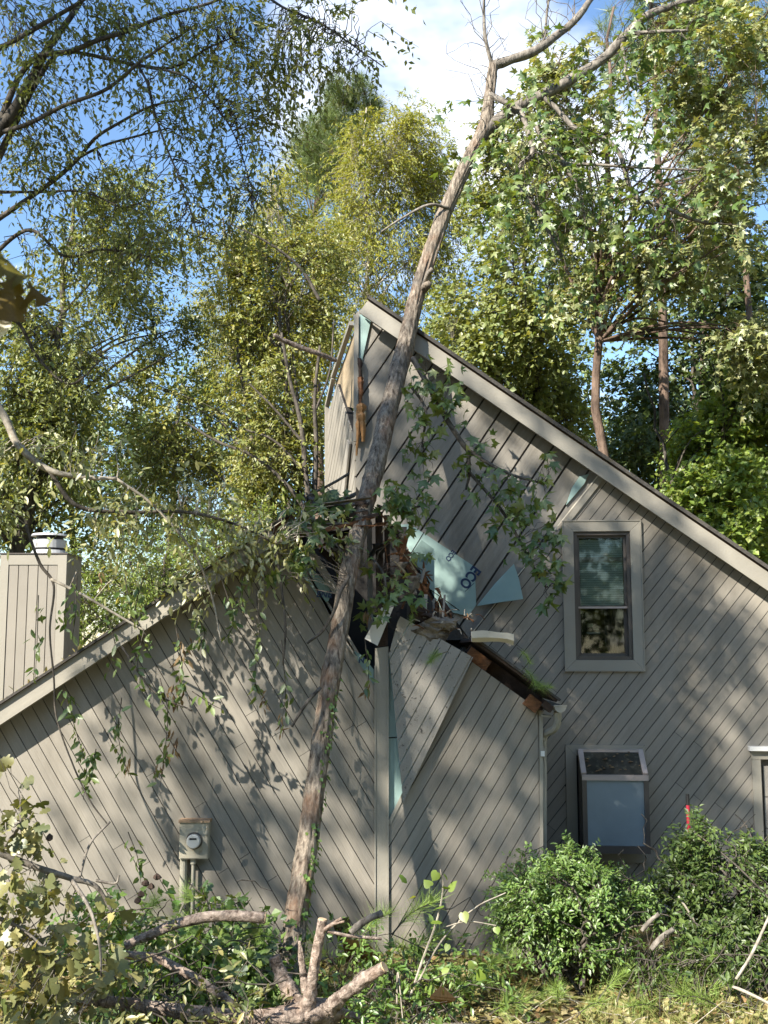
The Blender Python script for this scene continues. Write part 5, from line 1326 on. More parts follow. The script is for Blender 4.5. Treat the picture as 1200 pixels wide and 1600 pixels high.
# ---- the rest of the clearing: trees round and behind the viewer (they close off the sky and stand in the window glass)
RING = [(-13, 9, 12, 'left of the yard'), (-15, 2, 9, 'left of the yard, nearer'), (-11, -9, 8, 'behind the viewer to the left'), (-3, -13, 13, 'straight behind the viewer'), (5, -12, 14, 'behind the viewer to the right'), (11, -5, 13, 'right of the yard, nearer'), (13, 4, 13, 'right of the yard'), (10, 11.5, 12, 'right of the house'), (0.5, -8, 11, 'nearest behind the viewer')]
for i, (x, y, h, where) in enumerate(RING):
    tree('yard_tree', 'tall green tree %s, outside the picture' % where, 'tree', (x, y, 0), [(np.array([x, y, h * .62]), np.array([3.0, 3.0, h * .42]), 1.0)], 'l_mid', 'bark_dark', 900, 7, 0.34, LEAFW, 700 + i, L=.9, droop=.3, trunk_r=.22, limbs=20, clumps=46, shell=.1, twig_r=.01)

# ------------------------------------------------------------------ trees beside the viewer, whose shade streaks the walls
def shade_tree(label, foot, boxes, n_clump, per, seed, leaf=0.13):
    r = np.random.default_rng(seed); foot = rough_ground(np.array(foot, float))
    root = thing('shade_tree', label, 'tree', foot)
    cl = []
    for c, rad, k in boxes:
        q = r.uniform(-1, 1, (k * 3, 3)); q = q[np.linalg.norm(q, axis=1) < 1][:k]; cl.append(np.array(c) + q * np.array(rad))
    cl = np.concatenate(cl)
    wood = Acc(); top = cl[:, 2].max(); t = np.linspace(0, 1, 20)[:, None]
    ax = foot + (np.array([cl[:, 0].mean(), cl[:, 1].mean() - 1.0, top]) - foot) * t
    tube(wood, ax, np.linspace(.17, .03, 20), 10, .05, True, seed)
    st = ax[np.argmin(np.abs(ax[None, :, 2] - (cl[:, None, 2] - .6)), 1)]
    twigs(wood, st, cl + [0, -.7, 0], .02, .05, 5, 5, r)
    en = cl + [0, 1.0, 0] + r.normal(0, .1, cl.shape)
    twigs(wood, cl + [0, -.7, 0], en, .009, .0, 4, 4, r)          # limbs reaching towards the house
    wood.build('trunk', M['bark_dark'], root, True)
    pos = np.repeat(cl, per, 0) + r.normal(0, 1, (len(cl) * per, 3)) * np.array([.13, .95, .13])
    a = Acc(); put_leaves(a, LEAFW, pos, r.normal(0, 1, pos.shape) + [0, .4, -.4], r.normal(0, 1, pos.shape), leaf * r.uniform(.7, 1.3, len(pos)))
    a.build('crown', M['l_mid'], root, kind='stuff')
shade_tree('tall tree beyond the left edge that shades the main wall', (-10.4, -3.2, 0), [((-9.2, -.3, 12.8), (1.6, 1.0, 2.7), 26), ((-8.3, -.3, 14.2), (1.3, 1.0, 1.9), 13), ((-10.0, -.3, 16.2), (1.5, 1.0, 1.4), 11)], 0, 120, 301, .15)
shade_tree('smaller tree beyond the left edge that dapples the gable wall', (-13.4, -3.6, 0), [((-11.9, -1.4, 11.9), (.8, 1.2, 1.6), 8)], 0, 120, 302, .15)

# ------------------------------------------------------------------ the limb thrown over the left roof, leaves hanging down the wall
fall = thing('fallen_limb', 'split limb draped over the left roof with wilting oval leaves hanging down the siding', 'branch', P(120, 1000, 9.2))
FINV = Matrix.Translation(-fall.location)
FLM = [
 [(-70, 560, 8.9, 6.5), (0, 640, 8.9, 6.5), (28, 695, 8.9, 6), (75, 733, 8.9, 5), (125, 745, 8.95, 4), (182, 748, 9.0, 3)],
 [(75, 733, 8.9, 4), (120, 790, 9.0, 3.4), (200, 800, 9.1, 3), (290, 800, 9.2, 2.6), (370, 820, 9.25, 2), (430, 850, 9.3, 1.4)],
 [(40, 820, 9.3, 2.4), (62, 880, 9.3, 2.4), (84, 915, 9.3, 2), (78, 985, 9.2, 1.6), (84, 1060, 9.2, 1.5), (88, 1120, 9.2, 1.4), (112, 1190, 9.15, 1.3), (140, 1250, 9.1, 1.3), (168, 1288, 9.1, 1.1)],
 [(80, 905, 9.3, 2.4), (130, 930, 9.2, 2.2), (190, 965, 9.2, 2), (225, 985, 9.2, 1.6)],
 [(182, 748, 9.0, 2.4), (240, 790, 9.1, 2.2), (300, 860, 9.15, 2), (330, 930, 9.2, 1.6), (345, 1000, 9.2, 1.2)],
 [(430, 850, 9.3, 2), (440, 920, 9.25, 2), (446, 985, 9.2, 1.8), (442, 1040, 9.2, 1.2)],
 [(190, 1010, 9.2, 1.8), (240, 1080, 9.15, 1.6), (300, 1110, 9.1, 1.2)],
]
nets = []
for i, l in enumerate(FLM):
    p_, r_ = px_line(l, 8 * len(l)); a = Acc(); tube(a, p_, r_, 8, .06, True, 400 + i); a.build('limb', M['bark_pale' if i == 0 else 'bark_pale' if i in (3, 4) else 'bark_dark'], fall, True); nets.append(p_)
r = np.random.default_rng(55)
STR = [  # hanging strands: px polyline, Y, leaves
 [(60, 930), (58, 1000), (55, 1060), 9.25, 22], [(105, 930), (98, 985), 9.2, 16], [(120, 900), (118, 960), (112, 1000), 9.2, 18],
 [(100, 1080), (118, 1140), (135, 1200), (130, 1250), 9.15, 44], [(150, 1170), (140, 1220), 9.1, 26], [(95, 1080), (120, 1100), 9.2, 12],
 [(190, 1090), (185, 1150), (200, 1210), 9.1, 30], [(225, 985), (215, 1040), (235, 1100), 9.15, 26], [(250, 1060), (262, 1110), (258, 1170), (250, 1230), 9.1, 44], [(275, 980), (285, 1050), (278, 1100), 9.15, 34],
 [(300, 1080), (330, 1100), (350, 1110), 9.1, 14], [(290, 930), (320, 990), (300, 1010), 9.2, 26], [(345, 900), (365, 970), (350, 1000), 9.2, 26], [(225, 900), (212, 960), (240, 1010), 9.2, 26],
 [(400, 920), (405, 1000), (398, 1060), (412, 1100), 9.2, 34], [(380, 900), (372, 950), 9.25, 16], [(440, 1000), (446, 1080), (440, 1130), 9.15, 18], [(570, 1000), (576, 1050), (572, 1080), 9.4, 14], [(200, 1300), (215, 1340), (220, 1380), 8.9, 20],
 [(195, 900), (205, 950), (230, 960), 9.2, 26], [(165, 960), (180, 1010), (170, 1050), 9.2, 16]]
ends, dirs, mats = [], [], []
tw = Acc()
for s_ in STR:
    Y, n = s_[-2], s_[-1]
    pl = np.array([P(x, y, Y) for x, y in s_[:-2]]); c = spline(pl, 24)
    tube(tw, c, np.linspace(.005, .002, 24), 4, 0, False)
    t_ = r.uniform(0.1, 1, n); q = c[(t_ * 23).astype(int)] + r.normal(0, .022, (n, 3))
    ends.append(q); dirs.append(r.normal(0, .5, (n, 3)) + [0, -.1, -.75])
tw.build('hanging_twigs', M['bark_dark'], fall, kind='stuff')
ends, dirs = np.concatenate(ends), unit(np.concatenate(dirs))
sz = r.uniform(.055, .105, len(ends)); Nn = unit(r.normal(0, .7, ends.shape) + [-.35, -.6, .3])
pick = r.permutation(len(ends)); big, rest = pick[:296], pick[296:]
a = Acc(); put_leaves(a, LEAFE, np.zeros((1, 3)), np.array([[0, 1., 0]]), np.array([[0, 0, 1.]]), 1.0)
leaf_objects(a.mesh('oval_leaf', M['l_hang'], True), fall, ends[big], dirs[big], Nn[big], sz[big], FINV)
fol = Acc(); put_leaves(fol, LEAFE, ends[rest], dirs[rest], Nn[rest], sz[rest]); fol.build('foliage', M['l_hang'], fall, True, kind='stuff')
# dead curled bunches
dd = []
for (x, y, Y, m, n) in ((275, 1080, 9.1, 22, 36), (285, 1020, 9.15, 22, 30), (203, 1190, 9.1, 12, 10), (270, 1160, 9.1, 18, 26), (410, 1095, 9.15, 12, 12), (440, 1130, 9.1, 12, 12), (572, 1075, 9.4, 10, 10), (345, 880, 9.2, 20, 14), (155, 900, 9.2, 14, 8), (250, 1195, 9.1, 16, 12), (575, 965, 9.45, 12, 10)):
    dd.append(P(x, y, Y) + r.normal(0, .5, (max(4, n // 2), 3)) * m * mpp(Y) * np.array([.6, .6, 1.2]))
dd = np.concatenate(dd); a = Acc(); put_leaves(a, LEAFN, dd, r.normal(0, .4, dd.shape) + [0, 0, -1], r.normal(0, 1, dd.shape), r.uniform(.06, .11, len(dd))); a.build('dead_foliage', M['l_dead'], fall, kind='stuff')
# the pale mass of leaves lying on and over the roof
sp = []
for (x, y, Y, rx, ry, n) in ((170, 800, 9.2, 50, 40, 24), (215, 790, 9.2, 70, 45, 36), (290, 790, 9.3, 80, 50, 42), (360, 830, 9.35, 70, 50, 36), (400, 860, 9.35, 60, 40, 26), (250, 850, 9.3, 80, 50, 24), (330, 900, 9.3, 60, 50, 16), (440, 820, 9.4, 60, 40, 24), (130, 700, 9.0, 80, 50, 14), (30, 740, 9.0, 60, 50, 14), (500, 800, 9.5, 40, 30, 12), (170, 870, 9.25, 40, 40, 10), (75, 680, 8.9, 50, 40, 12)):
    sp.append(P(x, y, Y) + r.normal(0, .5, (int(n * .72), 3)) * np.array([rx * mpp(Y), .3, ry * mpp(Y)]))
sp = np.concatenate(sp); fnet = np.concatenate(nets); base = fnet[np.argmin(((sp[:, None] - fnet[None]) ** 2).sum(-1), 1)]
a = Acc(); twigs(a, base, sp, .005, .06, 4, 3, r); a.build('twigs', M['bark_pale'], fall, kind='stuff')
d = unit(r.normal(0, .6, sp.shape) + [.2, -.1, -.55]); pos, ld, nn = spray(sp, d, r.uniform(.2, .42, len(sp)), 9, r, .5, .6)
a = Acc(); put_leaves(a, LEAFE, pos, ld, nn + np.array(SUN) * 1.1, r.uniform(.05, .10, len(pos))); a.build('foliage', M['l_drape'], fall, True, kind='stuff')
# litter along the left roof edge
a = Acc(); k = 240; x = r.uniform(0, 430, k); pos = np.array([F.w(*F.uv(xx, 1100 - .655 * xx - 2, .15), r.uniform(-.1, .2)) for xx in x]) + [0, 0, .01]
put_leaves(a, LEAFE, pos, r.normal(0, 1, pos.shape), r.normal(0, .5, pos.shape) + [0, 0, 1], r.uniform(.03, .08, k)); o = a.build('roof_litter', M['l_litter']); o['kind'] = 'stuff'; o['label'] = 'dry leaves lying along the left roof edge'; o['category'] = 'leaf litter'

# loose broken branch sticking out left of the peak
p_, r_ = px_line([(428, 523, 11.2, 3.2), (450, 535, 11.3, 4), (490, 550, 11.4, 4.2), (524, 563, 11.6, 4)], 30)
a = Acc(); tube(a, p_, r_, 8, .1, True, 9); tag(a.build('broken_branch', M['bark_log'], None, True), 'bare reddish branch jutting left from the torn peak', 'branch')

# ------------------------------------------------------------------ foreground logs
def limb_thing(name, label, cat, lines, mat, cuts=(), ns=16, rough=.06, group=None):
    foot = P(*lines[0][0][:3]); root = thing(name, label, cat, (foot[0], foot[1], float(gz(foot[0], foot[1]))), group)
    for i, l in enumerate(lines):
        p_, r_ = px_line(l, 14 * len(l)); r_ = r_ * .8; a = Acc(); tube(a, p_, r_, ns, rough, True, hash(label) % 97 + i, 4); a.build('limb', M[mat], root, True)
        if i in cuts:
            d = unit(p_[-1] - p_[-3]); a = Acc(); tube(a, [p_[-1] - d * .002, p_[-1] + d * .006], [r_[-1] * .97, r_[-1] * .95], 14); a.build('cut_face', M['cutwood'], root)
    return root
limb_thing('log', 'pale sawn log lying highest on the brush pile below the meter', 'log', [[(196, 1478, 7.3, 7.5), (232, 1462, 7.3, 8.5), (275, 1444, 7.3, 9.5), (340, 1431, 7.3, 10), (414, 1434, 7.3, 10)]], 'bark_log', (0,))
limb_thing('log', 'curved pinkish log sloping down through the middle of the brush pile', 'log', [[(196, 1492, 7.0, 7.5), (245, 1498, 7.0, 8), (290, 1520, 6.95, 8.5), (330, 1545, 6.95, 8), (378, 1580, 6.9, 7)]], 'bark_log')
limb_thing('fallen_tree', 'forked fallen trunk with sawn limbs at the bottom of the picture', 'log', [
 [(70, 1553, 6.7, 8), (150, 1564, 6.75, 10), (240, 1574, 6.8, 12), (340, 1588, 6.85, 14), (430, 1594, 6.95, 20), (490, 1586, 7.05, 26), (530, 1578, 7.15, 19)],
 [(478, 1580, 7.0, 17), (486, 1545, 7.0, 11), (492, 1505, 7.0, 9.5), (499, 1465, 7.0, 9), (504, 1437, 7.0, 8.5)],
 [(515, 1575, 7.0, 15), (540, 1552, 6.95, 12), (568, 1532, 6.9, 11), (600, 1511, 6.85, 10.5)],
 [(465, 1575, 7.1, 20), (450, 1545, 7.15, 15), (436, 1515, 7.2, 12), (428, 1495, 7.2, 11)],
 [(478, 1550, 7.05, 9), (474, 1520, 7.05, 7), (470, 1490, 7.05, 5), (468, 1470, 7.05, 2.5)],
 [(525, 1580, 7.1, 8), (548, 1586, 7.1, 7), (562, 1592, 7.1, 6)],
 [(508, 1452, 6.98, 4), (520, 1444, 6.95, 3.6), (534, 1435, 6.95, 3)], [(512, 1455, 6.98, 3.4), (545, 1462, 7.0, 3), (596, 1467, 7.05, 2.4)], [(520, 1444, 6.95, 2.4), (538, 1440, 6.9, 2)]], 'bark_log', (1, 2), 20, .09)
r = np.random.default_rng(12)
def stick(px, label=None, m='bark_pale'):
    p_, r_ = px_line(px, 20); a = Acc(); tube(a, p_, r_, 7, .08, True, 3)
    return tag(a.build('stick', M[m], None, True), label, 'stick')
stick([(1018, 1484, 8.4, 4), (1035, 1464, 8.4, 4.5), (1052, 1452, 8.45, 3.5)], 'short grey stick stub lying right of the rounded bush', 'bark_grey')
stick([(1003, 1455, 8.5, 3), (1015, 1440, 8.5, 3.4), (1030, 1428, 8.5, 3)], 'thin split stick behind the grey stub beside the bush', 'bark_grey')
stick([(1150, 1530, 7.4, 2), (1175, 1490, 7.5, 2.4), (1205, 1425, 7.7, 2)], 'thin pale twig standing at the right edge of the debris')
stick([(1145, 1542, 7.3, 2.2), (1170, 1552, 7.2, 2.4), (1210, 1572, 7.1, 2.2)], 'thin stick lying on the dry grass at the lower right')
stick([(1060, 1400, 9.0, 1.6), (1080, 1430, 8.95, 1.8), (1085, 1440, 8.95, 1.6)], 'short pale twig in front of the dark shrub', 'bark_pale')
stick([(548, 1458, 7.9, 5), (572, 1438, 7.95, 5.5), (597, 1427, 8.0, 5)], 'dark weathered log end propped against the corner board', 'bark_grey')
stick([(300, 1380, 8.3, 1.6), (292, 1400, 8.3, 2), (275, 1440, 8.2, 1.6)], 'bent bare twig beside the meter conduit')
# sheathing scraps
for pts, Y, m_, lab in ((((535, 1466), (570, 1470), (592, 1490), (596, 1506), (540, 1500)), 8.3, 'lumber_raw', 'yellow plywood scrap lying behind the sawn upright limb'), (((672, 1556), (690, 1540), (712, 1560), (690, 1566)), 7.3, 'lumber_raw', 'small orange wood chip on the ground below the sprout'), (((520, 1440), (545, 1432), (552, 1460), (528, 1468)), 8.5, 'glass_dirty', 'grey sheet scrap leaning behind the upright limb')):
    q = np.array([P(x, y, Y + .12 * i) for i, (x, y) in enumerate(pts)]); a = Acc(); prism(a, q, q + [0, .01, -.02]); tag(a.build('wood_scrap', M[m_]), lab, 'wood scrap')

# ------------------------------------------------------------------ oak bough in the left foreground
oak = thing('oak_bough', 'fallen oak bough with big lobed yellow-green leaves in the left foreground', 'branch', rough_ground(P(60, 1560, 6.6)))
OINV = Matrix.Translation(-oak.location)
OL = [[(-60, 1300, 6.6, 6), (0, 1332, 6.6, 5.5), (60, 1356, 6.6, 5), (110, 1372, 6.65, 4.5), (150, 1385, 6.7, 3.6), (175, 1425, 6.7, 2.4)], [(110, 1372, 6.65, 3), (140, 1420, 6.5, 2.6), (156, 1480, 6.4, 2.2), (158, 1540, 6.4, 1.6)], [(150, 1376, 6.7, 2.4), (180, 1380, 6.7, 1.8), (186, 1368, 6.7, 1.4)], [(0, 1332, 6.6, 3), (30, 1290, 6.6, 2.4), (32, 1252, 6.6, 1.6)], [(125, 1370, 6.7, 2), (140, 1320, 6.8, 1.8), (172, 1284, 6.9, 1.4)], [(-40, 1420, 6.4, 4), (30, 1450, 6.4, 3), (90, 1500, 6.4, 2)]]
nets = []
for i, l in enumerate(OL):
    p_, r_ = px_line(l, 40); a = Acc(); tube(a, p_, r_, 8, .08, True, 80 + i); a.build('limb', M['bark_grey'], oak, True); nets.append(p_)
onet = np.concatenate(nets); r = np.random.default_rng(66); sp = []
for (x, y, Y, rx, ry, n) in ((28, 1285, 6.6, 40, 45, 40), (20, 1370, 6.5, 45, 50, 44), (65, 1405, 6.6, 60, 45, 30), (20, 1450, 6.4, 50, 60, 60), (75, 1490, 6.4, 65, 50, 60), (10, 1540, 6.3, 60, 50, 60), (80, 1580, 6.3, 70, 30, 40), (130, 1470, 6.6, 50, 50, 26), (165, 1450, 6.7, 40, 40, 12), (40, 1595, 6.2, 80, 30, 40), (180, 1520, 6.6, 40, 30, 14), (5, 1200, 6.6, 14, 20, 5), (35, 1310, 6.6, 30, 30, 14)):
    sp.append(P(x, y, Y) + r.normal(0, .5, (n, 3)) * np.array([rx * mpp(Y), .3, ry * mpp(Y)]))
sp = np.concatenate(sp); base = onet[np.argmin(((sp[:, None] - onet[None]) ** 2).sum(-1), 1)]
a = Acc(); twigs(a, base[::3], sp[::3], .004, .05, 3, 3, r); a.build('twigs', M['bark_grey'], oak, kind='stuff')
D = unit(r.normal(0, .7, sp.shape) + [.1, -.2, -.4]); Nn = unit(r.normal(0, .75, sp.shape) + [-.3, -.4, .6]); sz = r.uniform(.06, .135, len(sp))
pick = r.permutation(len(sp)); big, rest = pick[:296], pick[296:]
a = Acc(); put_leaves(a, LEAFO, np.zeros((1, 3)), np.array([[0, 1., 0]]), np.array([[0, 0, 1.]]), 1.0)
leaf_objects(a.mesh('oak_leaf', M['l_oak'], True), oak, sp[big], D[big], Nn[big], sz[big], OINV)
fol = Acc(); put_leaves(fol, LEAFO, sp[rest], D[rest], Nn[rest], sz[rest]); fol.build('foliage', M['l_oak'], oak, True, kind='stuff')

# ------------------------------------------------------------------ brush pile along the foot of the left wall
def brush(label, boxes, mat, shape, leaf, n, seed, nper=8, L=.3, stick_n=40):
    r = np.random.default_rng(seed); c0 = P(*boxes[0][:3]); root = thing('brush_pile', label, 'brush pile', rough_ground(c0))
    sp = []
    tot = sum(b[5] for b in boxes)
    for (x, y, Y, rx, ry, s_) in boxes:
        k = int(n * s_ / tot); q = P(x, y, Y) + r.normal(0, .5, (k, 3)) * np.array([rx * mpp(Y), .45, ry * mpp(Y)]); sp.append(q)
    sp = np.concatenate(sp); sp[:, 2] = np.maximum(sp[:, 2], gz(sp[:, 0], sp[:, 1]) + .03)
    b0 = sp * [1, 1, 0] + np.column_stack([r.normal(0, .15, len(sp)), r.normal(0, .1, len(sp)), gz(sp[:, 0], sp[:, 1]) - 0.02])
    a = Acc(); twigs(a, b0[:stick_n * 4], sp[:stick_n * 4], .005, .1, 4, 3, r)
    k = stick_n; q = sp[r.integers(0, len(sp), k)]; twigs(a, q - r.normal(0, .2, (k, 3)) * [1, .6, .5], q + r.normal(0, .2, (k, 3)) * [1, .6, .5], .006, .08, 4, 4, r)
    a.build('twigs', M['bark_dark'], root, kind='stuff')
    d = unit(r.normal(0, .7, sp.shape) + [0, -.2, .25]); pos, ld, nn = spray(sp, d, r.uniform(.6, 1.2, len(sp)) * L, nper, r, .3, .8)
    a = Acc(); put_leaves(a, shape, pos, ld, nn + np.array(SUN) * .4, leaf * r.uniform(.6, 1.3, len(pos))); a.build('foliage', M[mat], root, kind='stuff')
brush('tangled green brush heaped under the meter', [(250, 1480, 8.3, 110, 40, 1.0), (360, 1490, 8.2, 80, 45, 1.1), (320, 1550, 7.9, 110, 40, 1.1), (380, 1550, 7.8, 50, 50, .6), (220, 1560, 7.8, 80, 40, .8), (160, 1440, 8.5, 90, 40, .6)], 'l_bush', LEAFW, .07, 560, 501)
brush('sunlit broad-leaved clump in front of the leaning trunk', [(375, 1480, 7.7, 40, 50, 1.0), (355, 1425, 7.9, 30, 20, .4), (395, 1550, 7.3, 40, 40, .6), (340, 1455, 7.9, 40, 20, .3)], 'l_star', LEAFO, .085, 60, 502, 6, .2, 14)
brush('low leafy debris between the sawn limb and the rounded bush', [(560, 1490, 8.3, 60, 30, .7), (650, 1512, 8.2, 80, 30, 1.0), (620, 1575, 7.4, 110, 35, 1.0), (740, 1530, 8.2, 70, 30, .8), (540, 1575, 7.4, 50, 30, .6)], 'l_bush', LEAFE, .06, 230, 503, 7, .24, 30)
brush('shaded debris heap between the rounded bush and the right shrub', [(1020, 1480, 8.6, 50, 40, 1.0), (1060, 1500, 8.4, 60, 30, .8), (1150, 1500, 8.3, 80, 40, .8), (1100, 1470, 8.6, 60, 40, .6)], 'l_shrub', LEAFE, .06, 80, 504, 8, .25, 40)

brush('loose leaves and sprigs half burying the fallen logs', [(150, 1575, 6.6, 80, 20, 1.0), (260, 1590, 6.6, 90, 16, 1.0), (380, 1590, 6.6, 60, 16, .7), (230, 1500, 6.9, 50, 16, .4), (330, 1520, 6.8, 60, 24, .5), (270, 1460, 7.2, 60, 14, .3)], 'l_oak', LEAFE, .06, 90, 505, 6, .18, 30)
# ------------------------------------------------------------------ shrubs and bushes by the wall
tree('rounded_bush', 'rounded bright green bush under the garden window', 'bush', foot_at(870, 9.0), [px_box(765, 1345, 900, 1520, 9.0, .45, 1.0), px_box(850, 1340, 975, 1525, 9.0, .42, 1.0), px_box(790, 1325, 930, 1420, 9.1, .4, .6), px_box(945, 1340, 1000, 1440, 9.2, .3, .25)], 'l_bush', 'bark_dark', 1750, 11, .043, LEAF2, 71, L=.19, droop=.35, trunk_r=.03, limbs=60, stems=9, clumps=70, shell=.2, spread=.15, twig_r=.003)
tree('glossy_shrub', 'dark glossy shrub with arching shoots at the right edge', 'bush', foot_at(1120, 9.2), [px_box(1030, 1330, 1140, 1470, 9.3, .4, .8), px_box(1100, 1300, 1250, 1500, 9.2, .5, 1.3), px_box(1050, 1275, 1130, 1400, 9.3, .3, .5), px_box(1080, 1420, 1230, 1520, 8.9, .4, .7)], 'l_shrub', 'bark_dark', 1400, 10, .052, LEAF2, 73, L=.24, droop=.3, trunk_r=.03, limbs=60, stems=8, clumps=80, shell=.15, spread=.14, twig_r=.004)
# sprout with round leaves in front of the end wall
sp_ = thing('vine_sprout', 'thin young sprout with round light-green leaves before the end wall', 'plant', rough_ground(P(650, 1540, 7.8)))
r = np.random.default_rng(8); tw = Acc()
for l in ([(640, 1560, 7.6, 1.6), (660, 1500, 7.7, 1.6), (682, 1440, 7.8, 1.5), (692, 1390, 7.8, 1.2), (688, 1358, 7.8, .8)], [(650, 1540, 7.7, 1.5), (690, 1470, 7.8, 1.4), (740, 1420, 7.9, 1.3), (790, 1395, 8.0, 1)], [(620, 1570, 7.4, 1.4), (622, 1520, 7.4, 1.2), (630, 1600, 7.3, 1)], [(690, 1450, 7.8, 1), (730, 1440, 7.8, 1), (775, 1446, 7.8, .8)]):
    p_, r_ = px_line(l, 24); tube(tw, p_, r_, 5, 0, False)
tw.build('stem', M['bark_pale'], sp_)
rl = fan([(0, .06), (.2, -.04), (.40, .12), (.44, .36), (.32, .62), (.14, .82), (0, 1.0), (-.14, .82), (-.32, .62), (-.44, .36), (-.40, .12), (-.2, -.04)], -.5)
a = Acc(); put_leaves(a, rl, np.zeros((1, 3)), np.array([[0, 1., 0]]), np.array([[0, 0, 1.]]), 1.0); rm = a.mesh('round_leaf', M['l_bright'], True)
q = np.array([P(x, y, 7.78) for x, y in ((684, 1362), (697, 1368), (673, 1385), (692, 1385), (671, 1400), (700, 1390), (690, 1415), (680, 1438), (723, 1425), (640, 1405), (632, 1370), (690, 1520), (668, 1540), (755, 1520), (740, 1505), (655, 1560), (700, 1475), (775, 1448))])
leaf_objects(rm, sp_, q, unit(r.normal(0, .6, q.shape) + [.2, -.1, -.3]), unit(r.normal(0, .4, q.shape) + [-.2, -.7, .5]), r.uniform(.055, .10, len(q)), Matrix.Translation(-sp_.location))

# ------------------------------------------------------------------ pine sprigs thrown about
def sprig_mesh(seed, n=9, L=.32):
    r = np.random.default_rng(seed); a = Acc(); c = spline([[0, 0, 0], [0, L * .5, .03], [0, L, 0.0]], 12)
    st = Acc(); tube(st, c, np.linspace(.005, .003, 12), 5)
    k = n * 26; t_ = r.uniform(.25, 1, k); p = c[(t_ * 11).astype(int)]
    D = unit(r.normal(0, .55, (k, 3)) + [0, .75, .1]); v, f = NEEDLE
    put_leaves(a, (v * [.9, 1, 1], f), p, D, r.normal(0, 1, D.shape), r.uniform(.10, .17, k))
    return st.mesh('sprig_stem', M['bark_dark']), a.mesh('sprig_needles', M['l_sprig'])
SM = [sprig_mesh(900 + i) for i in range(4)]
def sprig(p, yaw, tilt, s, label, group=None, mat=None):
    root = thing('pine_sprig', label, 'pine sprig', p, group)
    root.rotation_euler = (tilt, 0, yaw); root.scale = (s, s, s)
    st, ne = SM[random.randrange(4)]
    for nm, me in (('stem', st), ('needles', ne)):
        o = bpy.data.objects.new(nm, me); COL.objects.link(o); o.parent = root
        if nm == 'needles': o['kind'] = 'stuff'
GS = 'pine sprigs strewn over the ground'
ORD = ['leftmost', 'second from left', 'third from left', 'fourth from left', 'fifth from left', 'sixth from left', 'seventh from left', 'eighth from left', 'ninth from left', 'tenth from left']
AREAS = [('under the meter box', [(100, 1415), (190, 1460), (220, 1440), (290, 1420), (330, 1450), (400, 1465)]),
 ('beside the sawn upright limb', [(420, 1540), (500, 1490), (524, 1505), (560, 1470), (572, 1530), (592, 1560)]),
 ('below the corner board', [(612, 1460), (630, 1495), (645, 1590), (655, 1530), (672, 1500), (690, 1570)]),
 ('in front of the rounded bush', [(730, 1540), (760, 1590), (785, 1545), (825, 1560), (872, 1570), (900, 1590), (935, 1560), (1000, 1555)]),
 ('on the lower right grass', [(1040, 1580), (1080, 1530), (1092, 1560), (1112, 1500), (1124, 1525), (1138, 1585), (1152, 1545), (1175, 1500)])]
for area_, spots_ in AREAS:
    for i, (x, y) in enumerate(spots_):
        g = G(x, y + 12) + np.array([0, 0, .05])
        if y < 1480: g = P(x, y, 8.1)
        sprig(g, random.uniform(-3, 3), random.uniform(.1, .8), random.uniform(.8, 1.4), 'green pine sprig lying %s, %s' % (area_, ORD[i]), GS)
GR = 'pine sprigs caught along the broken eave'
for i, (x, y, yw, tl, s) in enumerate(((645, 955, 2.9, -1.0, .5), (688, 1012, 2.4, -.8, .7), (700, 1018, 1.9, -.5, .8), (808, 1012, -1.9, -.9, .7), (815, 1040, -1.7, -1.0, .8), (825, 1062, -1.2, -.5, .8), (830, 1078, -1.8, .1, .7))):
    sprig(F.px(x, y, .30), yw, tl, s * .8, 'pine sprig caught on the torn eave of the end wall, %s' % ORD[i], GR)
# pine cones on bent stalks beside the meter
for i, (x, y) in enumerate(((77, 1314), (215, 1412), (220, 1402), (228, 1385), (236, 1390), (245, 1375))):
    c = P(x, y, 7.9 if i else 6.9); a = Acc(); tube(a, [c, c + [0, 0, .012], c + [0, 0, .03], c + [0, 0, .045]], [.008, .026, .02, .004], 9, .2, True, i)
    tag(a.build('seed_ball', M['lumber_dark'], None, False), 'dark round seed ball on a bare stalk above the brush, %s' % ORD[i], 'seed ball', 'dark seed balls over the brush')
# red stake
a = Acc(); b0 = P(1083, 1470, 9.9); t0 = P(1074, 1241, 9.9); t1 = t0 + (b0 - t0) * .075; tube(a, [b0, t1], [.016, .016], 8); root = a.build('stake', M['red']); tag(root, 'thin red stake with black tip standing in the right shrub', 'stake')
a = Acc(); tube(a, [t1, t0], [.0165, .0165], 8); a.build('tip', M['black'], root)

# ------------------------------------------------------------------ ground cover
r = np.random.default_rng(303)
def on_ground(n, x0, x1, y0, y1):
    x = r.uniform(x0, x1, n); y = r.uniform(y0, y1, n); return np.column_stack([x, y, gz(x, y)])
p = on_ground(15000, -4, 4.6, 5.8, 9.75); p[:, 2] += r.exponential(.018, len(p))
a = Acc(); put_leaves(a, LEAFW, p, r.normal(0, 1, p.shape) * [1, 1, .3], r.normal(0, .4, p.shape) + [0, 0, 1], r.uniform(.03, .085, len(p))); o = a.build('ground_litter', M['l_litter']); o['kind'] = 'stuff'; o['label'] = 'dry and yellow-green leaf litter covering the ground'; o['category'] = 'leaf litter'
p = on_ground(16000, -1.2, 4.6, 5.8, 9.3); m = (np.sin(2.1 * p[:, 0] + 1.1 * p[:, 1]) + np.sin(3.7 * p[:, 0] - 2.3 * p[:, 1] + 1)) > -.5; p = p[m]
